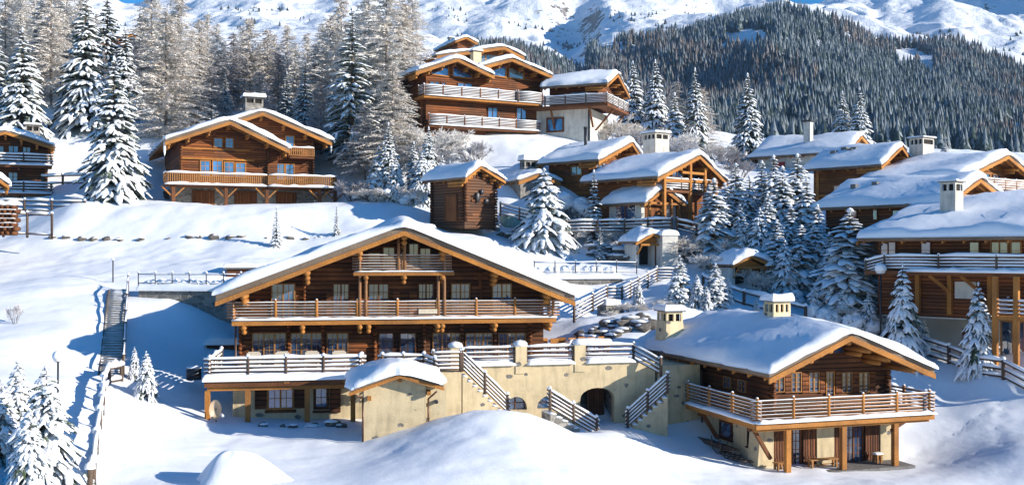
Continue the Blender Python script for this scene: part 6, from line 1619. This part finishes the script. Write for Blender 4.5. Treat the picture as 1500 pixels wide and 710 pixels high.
# ------------------------------------------------------------------ boulders
BO = []
for s in range(4):
    R_ = random.Random(s+70); import bmesh
    bm = bmesh.new(); bmesh.ops.create_icosphere(bm, subdivisions=2, radius=1)
    off = [Vector((R_.uniform(-1, 1), R_.uniform(-1, 1), R_.uniform(-1, 1))).normalized() for _ in range(9)]
    cut = [R_.uniform(.42, .8) for _ in range(9)]
    for v in bm.verts:
        for o, c in zip(off, cut):
            d = v.co.dot(o)
            if d > c: v.co -= o*(d-c)
        v.co *= R_.uniform(.96, 1.04)
    me = bpy.data.meshes.new('boulder'); bm.to_mesh(me); bm.free(); me.materials.append(M['rock'])
    b = MB(); b.blob((.12, .15, .50), .72, .66, .34, n=10, k=4, jit=.1, zcut=-.1)
    BO.append((me, b.mesh('boulder_snow', M['snow_roof'], True)))
nb = [0]
def boulder(px_, D, s, label, group, dz=0, wx=1.25, snow=True):
    x, y = (px_-CX)/F*D, D; v = RND.choice(BO)
    o = bpy.data.objects.new('boulder', v[0]); COL.objects.link(o); tag(o, label, 'boulder', group)
    o.location = (x, y, gz(x, y)+dz+s*.15); o.rotation_euler = (0, 0, RND.uniform(0, 6.28)); o.scale = (s*wx, s, s*.72)
    if snow:
        c = bpy.data.objects.new('snow_cover', v[1]); COL.objects.link(c); c.parent = o
def boulder_row(px0, px1, D0, D1, n, s, label, dz=0, spread=.0, rows=1, rowdz=.6):
    for r in range(rows):
        for i in range(n):
            f = (i+RND.uniform(.1, .9))/n
            boulder(px0+(px1-px0)*f, D0+(D1-D0)*f+r*1.0+RND.uniform(-spread, spread), s*RND.uniform(.5, 1.5), label, label, dz+r*rowdz+RND.uniform(-.12, .12))
boulder_row(60, 395, 88.6, 88.6, 15, .36, 'grey boulder poking from the foot of the snow bank below the two-gabled chalet', -.1)
boulder_row(420, 500, 89.5, 90.5, 5, .36, 'grey boulder at the right end of the snow bank below the two-gabled chalet', -.1)
boulder_row(862, 938, 89.3, 88.2, 6, .8, 'grey boulder in the bank left of the first little porch', -.1, .3, 3, 0)
boulder_row(848, 955, 67.6, 68.2, 9, .50, 'large grey boulder in the snowy slope below the fenced garden stair', -.08, .5, 3, 0)
boulder_row(996, 1050, 88.5, 89.5, 5, .5, 'grey boulder on the bank right of the pale wall block', 0, .3)
boulder_row(385, 505, 52.6, 52.8, 9, .33, 'snow-covered stone edging the path under the left terrace deck', -.1, .1)
boulder_row(1418, 1496, 69.5, 69.5, 5, .6, 'flat grey boulder at the foot of the lone right-edge spruce', -.1, .2)
boulder_row(732, 782, 93.6, 92.3, 4, .6, 'grey boulder beneath the barn and the broad spruce', -.1, .2)

# ------------------------------------------------------------------ retaining walls, fences, stairs, lamps
def ground_pts(lst, dz=0):
    return [Vector(((p-CX)/F*D, D, gz((p-CX)/F*D, D)+dz)) for p, D in lst]
def fence(name, label, lst, **kw):
    kw.setdefault('hero', False); z = kw.pop('dz', -.05); sub = kw.pop('sub', 3)
    pts = ground_pts(lst, z); o = pts[0].copy()
    t = thing(name, label, 'fence', o)
    ph = kw.get('h', 1.0)
    railing(t, [p-o for p in pts], **kw); return t
def fence_abs(name, label, pts, **kw):
    kw.setdefault('hero', False); pts = [Vector(P(*p)) for p in pts]; o = pts[0].copy(); t = thing(name, label, 'fence', o)
    railing(t, [p-o for p in pts], **kw); return t
RK = dict(mat='rail_grey', post_mat='rail_grey')
fence_abs('fence', 'five-railed snowy fence climbing with the garden stair right of the largest chalet', [(841,472,69.5),(868,456,71.5),(889,444,74),(911,444,75),(935,430,78),(962,414,82),(990,414,83)], h=1.15, nrail=5, spacing=1.9, snow=.06, r=.05, top_snow=.1, lump=.1, **RK)
fence_abs('fence', 'dark snowy fence running along the bank before the barn and broad spruce', [(733,316,92.5),(790,330,90.5)], h=1.1, nrail=4, spacing=2.4, snow=.08, r=.05, top_snow=.13, **RK)
fence_abs('fence', 'snow-topped fence in front of the grey-walled annex, above the boulder bank', [(830,342,91.5),(875,341,91),(915,341,90.5),(984,339,89)], h=1.1, nrail=4, spacing=2.6, snow=.09, r=.055, top_snow=.2, **RK)
fence_abs('fence', 'snow-topped fence descending right from the pale wall block', [(992,338,89),(1020,345,88),(1048,354,87)], h=1.0, nrail=3, spacing=2.6, snow=.1, r=.055, top_snow=.2, **RK)
fence('fence', 'white snow-loaded two-rail fence beside the path above the right chalet roof', [(1030,80),(1060,78),(1090,76.5),(1150,74.5),(1180,74)], h=1.0, nrail=2, spacing=3.2, snow=.2, r=.07, top_snow=.3, lump=.16, **RK)
fence('fence', 'snow-loaded log fence running downhill to the right edge behind the right chalet', [(1296,75),(1345,71),(1390,68),(1430,65.5),(1470,64),(1514,62)], h=1.15, nrail=3, spacing=3.1, snow=.16, r=.075, top_snow=.26, lump=.15, **RK)
fence('fence', 'snow-laden fence winding down past the lower left conifers', [(178,56.5),(160,55),(152,52),(150,48.5),(146,45.5),(141,42.5),(137,39.5),(132,37.5)], h=.85, nrail=2, spacing=2.2, snow=.24, r=.06, top_snow=.34, lump=.2, **RK)
fence_abs('fence', 'snowy fence across the left bank under the shaded chalet', [(-10,309,96),(36,310,96),(76,311,95.5),(124,312,95)], h=1.05, nrail=3, spacing=2.6, snow=.14, r=.07, top_snow=.24, lump=.14, **RK)
fence_abs('fence', 'taller thin rail fence nearer than the snowy one at the left edge', [(5,347,85),(40,348,85),(76,350,84.5)], h=2.0, nrail=2, spacing=3.6, snow=.12, r=.06, top_snow=.28, lump=.14, **RK)
fence_abs('fence', 'short snow-topped fence between the shaded chalet and the huge draped spruce', [(62,272,103),(92,270,103),(124,270,102)], h=.9, nrail=2, spacing=2.6, snow=.18, r=.07, top_snow=.3, lump=.15, **RK)
# left stone wall with its thin railing and frosted hedge
def wall_thing(label, p0, p1, h, depth=1.2, cap=True, mat='stone_wall', drop=0):
    p0 = Vector(p0); p1 = Vector(p1); d = p1-p0; a = math.atan2(d.y, d.x); L = math.hypot(d.x, d.y)
    t = thing('retaining_wall', label, 'stone wall', p0, a)
    b = MB(); b.box(0, L, 0, depth, -h, 0); b.build('wall', M[mat], t)
    if cap: snow_slab(-.1, L+.1, -.15, depth+.6, -.03, .42, max(6, int(L/1.2)), 4, int(L), .25).build('snow_cover', M['snow_roof'], t, True)
    return t, L, a, d
t, L, a, d = wall_thing('grey stone retaining wall in the shade left of the largest chalet', P(203, 425, 71), P(345, 425, 70), 4.2)
k = MB(); 
railing(t, [(-.5, .9, .35), (L, .9, .35)], .75, 2, 'metal', 'metal', 1.3, .05, hero=False, r=.022, top_snow=.09, lump=.09)
k = MB(); R_ = random.Random(3)
for i in range(16):
    x = R_.uniform(0, L); k.blob((x, 1.35, .35), R_.uniform(.25, .5), .35, R_.uniform(.3, .5), n=8, k=4, jit=.2, zcut=-.2)
k.build('hedge_snow', M['snow_roof'], t, True)
t, L, a, d = wall_thing('long stone retaining wall with a snowy top behind the right end of the largest chalet', P(790, 408, 81.5), P(912, 408, 82.5), 4.6)
railing(t, [(-.2, 1.2, .35), (L+1.5, 1.2, .35)], .95, 2, 'rail_grey', 'metal', 1.6, .05, hero=False, r=.025, top_snow=.09, lump=.06)
for i in range(9):
    pass
k = MB()
for i in range(11):
    x = L*(i+.5)/11+RND.uniform(-.2, .2); k.blob((x, 1.75, .35), .42, .4, RND.uniform(.55, .8), n=9, k=5, jit=.12, zcut=-.2)
k.build('hedge_snow', M['snow_roof'], t, True)
# shaded back yard wall right of the largest chalet
t, L, a, d = wall_thing('dark stone wall under the garden stair landing', P(888, 446, 73.3), P(914, 446, 74.3), 1.8, 1.0)

# small shed beside the chalet, pots
t = thing('shed', 'small snow-covered shed in the shade at the left corner of the largest chalet', 'shed', P(322, 507, 65), .16)
k = MB(); k.box(-.8, 1.4, 0, 1.5, -1.4, .1); k.build('wall', M['log_red'], t); snow_slab(-1.0, 1.6, -.15, 1.7, .1, .45, 5, 4, 3, .25).build('snow_cover', M['snow_roof'], t, True)
t = thing('shed', 'low flat shed with a snow slab roof above the left eave of the largest chalet', 'shed', P(352, 394, 77), .1)
k = MB(); k.box(-1.0, 1.6, 0, 1.5, -1.2, .0); k.build('wall', M['beam_dark'], t); k = MB(); k.box(-1.2, 1.8, -.2, 1.7, 0.003, .12); k.build('roof', M['slate'], t); snow_slab(-1.25, 1.85, -.25, 1.75, .115, .35, 5, 4, 8, .25).build('snow_cover', M['snow_roof'], t, True)
t = thing('cable_spool', 'dark round tub half buried in snow left of the terrace deck', 'tub', P(284, 545, 58), 0)
k = MB(); k.log((0, 0, -.4), (0, 0, .25), .42, 14); k.build('tub', M['metal'], t, True); k = MB(); k.blob((0, 0, .25), .44, .44, .15, n=12, k=3, zcut=0); k.build('snow_cover', M['snow_roof'], t, True)

# long wooden stair on the left slope
M['step_grey'] = simple('weathered_step_boards', (.24, .22, .20), .85, .3, 5, .3); N_ = 44; a0 = gpt(162, 56.5); a1 = gpt(173, 73.0)
t = thing('stairs', 'long straight wooden stair with handrail climbing the shaded left slope', 'stairs', (a0[0], a0[1], 0), 0)
tr_ = MB(); sw = MB(); ln = []
for i in range(N_):
    f = i/(N_-1); x = a0[0]+(a1[0]-a0[0])*f; y = a0[1]+(a1[1]-a0[1])*f; z = gz(x, y)+.22; ln.append(Vector((x-a0[0], y-a0[1], z)))
zz = np.linspace(ln[0].z, ln[-1].z, N_)
for i, p in enumerate(ln): p.z = max(p.z, zz[i]*.0+p.z)
for p in ln:
    tr_.box(p.x-.62, p.x+.62, p.y-.16, p.y+.235, p.z-.3, p.z)
    sw.strip((p.x-.55, p.y+.12, p.z), (p.x+.55, p.y+.12, p.z), .13, .035, seg=3)
tr_.build('tread', M['step_grey'], t); sw.build('tread_snow', M['snow_roof'], t, True)
k = MB()
for s_ in (-.66, .66):
    for p, q in zip(ln, ln[1:]): k.beam((p.x+s_, p.y, p.z-.1), (q.x+s_, q.y, q.z-.1), .07, .24)
k.build('stringer', M['rail_grey'], t)
pts = [ln[i]+Vector((.72, 0, 0)) for i in range(0, N_, 7)]+[ln[-1]+Vector((.72, 0, 0))]
railing(t, pts, 1.0, 2, 'rail_grey', 'rail_grey', 2.6, .05, hero=False, r=.035, top_snow=.1, lump=.08)

def lamp(px_, D, topy, label, globe=.2, r=.04, snow=.2, arm=False, head=True):
    x, y = (px_-CX)/F*D, D; z = gz(x, y)-.1; h = (HY-topy)/F*D-z
    t = thing('street_lamp', label, 'lamp post', (x, y, z))
    k = MB(); k.log((0, 0, 0), (0, 0, h-globe*1.6), r, 8); k.build('pole', M['metal'], t, True)
    if head:
        k = MB(); k.log((0, 0, h-globe*1.75), (0, 0, h-globe*1.4), globe*.55, 10, 0, globe*.85); k.build('collar', M['metal'], t, True)
        k = MB(); k.blob((0, 0, h-globe*1.0), globe, globe, globe*.85, n=12, k=8, jit=.0); k.build('globe', M['lampglass'], t, True)
        if snow: k = MB(); k.blob((0, 0, h-globe*.75), globe*1.15, globe*1.15, snow, n=12, k=5, zcut=-.25); k.build('snow_cap', M['snow_roof'], t, True)
lamp(85, 45.5, 517, 'snow-capped globe lamp post between the lower left conifers and the winding fence', .22, .045, .3)
lamp(1290, 71, 388, 'tall dark lamp post with a snow-capped globe in front of the long right balcony', .36, .07, .42)
lamp(165.5, 75, 378, 'thin bare pole at the head of the long wooden stair', .1, .05, .08)
lamp(677, 92, 333, 'thin short pole on the snow between the largest roof and the barn', .05, .04, .0, head=False)

# heap of snow in the foreground
t0 = gpt(352, 40.2); G = []
n1, n2 = 20, 36
for i in range(n1+1):
    r = 1.75*i/n1; row = []
    for j in range(n2+1):
        a = 2*math.pi*j/n2; q = i/n1
        hgt = 1.2*max(0, 1-q**2.1)**1.35*(1+q*(.14*math.sin(a*2+1)+.08*math.sin(a*5+q*4)))
        rr = r*(1+.13*math.sin(a*3+.5)+.06*math.sin(a*5)); x = t0[0]+rr*math.cos(a)*1.05-.35*(1-q); y = t0[1]+rr*math.sin(a)
        row.append((x-t0[0], y-t0[1], (x, y, hgt)))
    G.append(row)
flat = [(p[2][0], p[2][1]) for r_ in G for p in r_]; zz = gz_np([p[0] for p in flat], [p[1] for p in flat]); zb = gz(*t0)
k = MB(); idx = 0; GG = []
for r_ in G:
    row = []
    for p in r_: row.append((p[0], p[1], zz[idx]-zb+p[2][2]-.04)); idx += 1
    GG.append(row)
k.grid(GG); o = k.build('snow_heap', M['snow'], None, True, (t0[0], t0[1], zb)); tag(o, 'smooth pointed heap of snow on the open foreground slope', 'snow heap')
HAZE = .00008
# ------------------------------------------------------------------ camera, light, render
cam = bpy.data.cameras.new('camera'); co_ = bpy.data.objects.new('camera', cam); COL.objects.link(co_)
cam.sensor_width = 36; cam.lens = 36*F/1500; cam.shift_y = -(355-HY)/1500*1.0*-1*-1
cam.shift_y = (HY-355)/1500.0
cam.clip_start = .5; cam.clip_end = 6000
co_.location = (0, 0, 0); co_.rotation_euler = (math.radians(90), 0, 0)
scene.camera = co_
SUN_EL, SAX, SAY = 18.8, .945, -.327
w = bpy.data.worlds.new('World'); scene.world = w; w.use_nodes = True
nt = w.node_tree; bg = nt.nodes['Background']; sky = nt.nodes.new('ShaderNodeTexSky'); sky.sky_type = 'NISHITA'
sky.sun_disc = False; sky.sun_elevation = math.radians(SUN_EL)
sky.sun_rotation = math.atan2(SAX, SAY)       # clockwise from +Y
sky.altitude = 1500; sky.air_density = 1.0; sky.dust_density = .3; sky.ozone_density = 4.0
hs = nt.nodes.new('ShaderNodeHueSaturation'); hs.inputs['Saturation'].default_value = 1.35
nt.links.new(sky.outputs[0], hs.inputs['Color']); nt.links.new(hs.outputs[0], bg.inputs[0]); bg.inputs[1].default_value = .115
sl = bpy.data.lights.new('sun', 'SUN'); so_ = bpy.data.objects.new('sun', sl); COL.objects.link(so_)
sl.energy = 5.0; sl.angle = math.radians(.5); sl.color = (1, .93, .82)
e = math.radians(SUN_EL); d = Vector((SAX*math.cos(e), SAY*math.cos(e), math.sin(e)))
so_.rotation_euler = (-d).to_track_quat('-Z', 'Y').to_euler(); so_.location = (60, -40, 60)
scene.view_settings.view_transform = 'Standard'; scene.view_settings.look = 'None'
scene.view_settings.exposure = 0.66; scene.view_settings.gamma = 1
scene.render.engine = 'CYCLES'
scene.cycles.max_bounces = 6; scene.cycles.diffuse_bounces = 3; scene.cycles.glossy_bounces = 2; scene.cycles.transparent_max_bounces = 4
scene.cycles.use_denoising = True; scene.cycles.caustics_reflective = False; scene.cycles.caustics_refractive = False

# ------------------------------------------------------------------ cold morning air
hb = MB(); hb.box(-1600, 2600, -60, 3400, -40, 930)
hm = bpy.data.materials.new('haze_air'); hm.use_nodes = True; hn = hm.node_tree; hn.nodes.clear()
ho = hn.nodes.new('ShaderNodeOutputMaterial'); pv = hn.nodes.new('ShaderNodeVolumePrincipled')
pv.inputs['Color'].default_value = (.42, .66, 1, 1); pv.inputs['Density'].default_value = HAZE; pv.inputs['Anisotropy'].default_value = .0
hn.links.new(pv.outputs[0], ho.inputs['Volume'])
h_ = hb.build('haze', hm); h_['kind'] = 'stuff'
scene.cycles.volume_bounces = 0
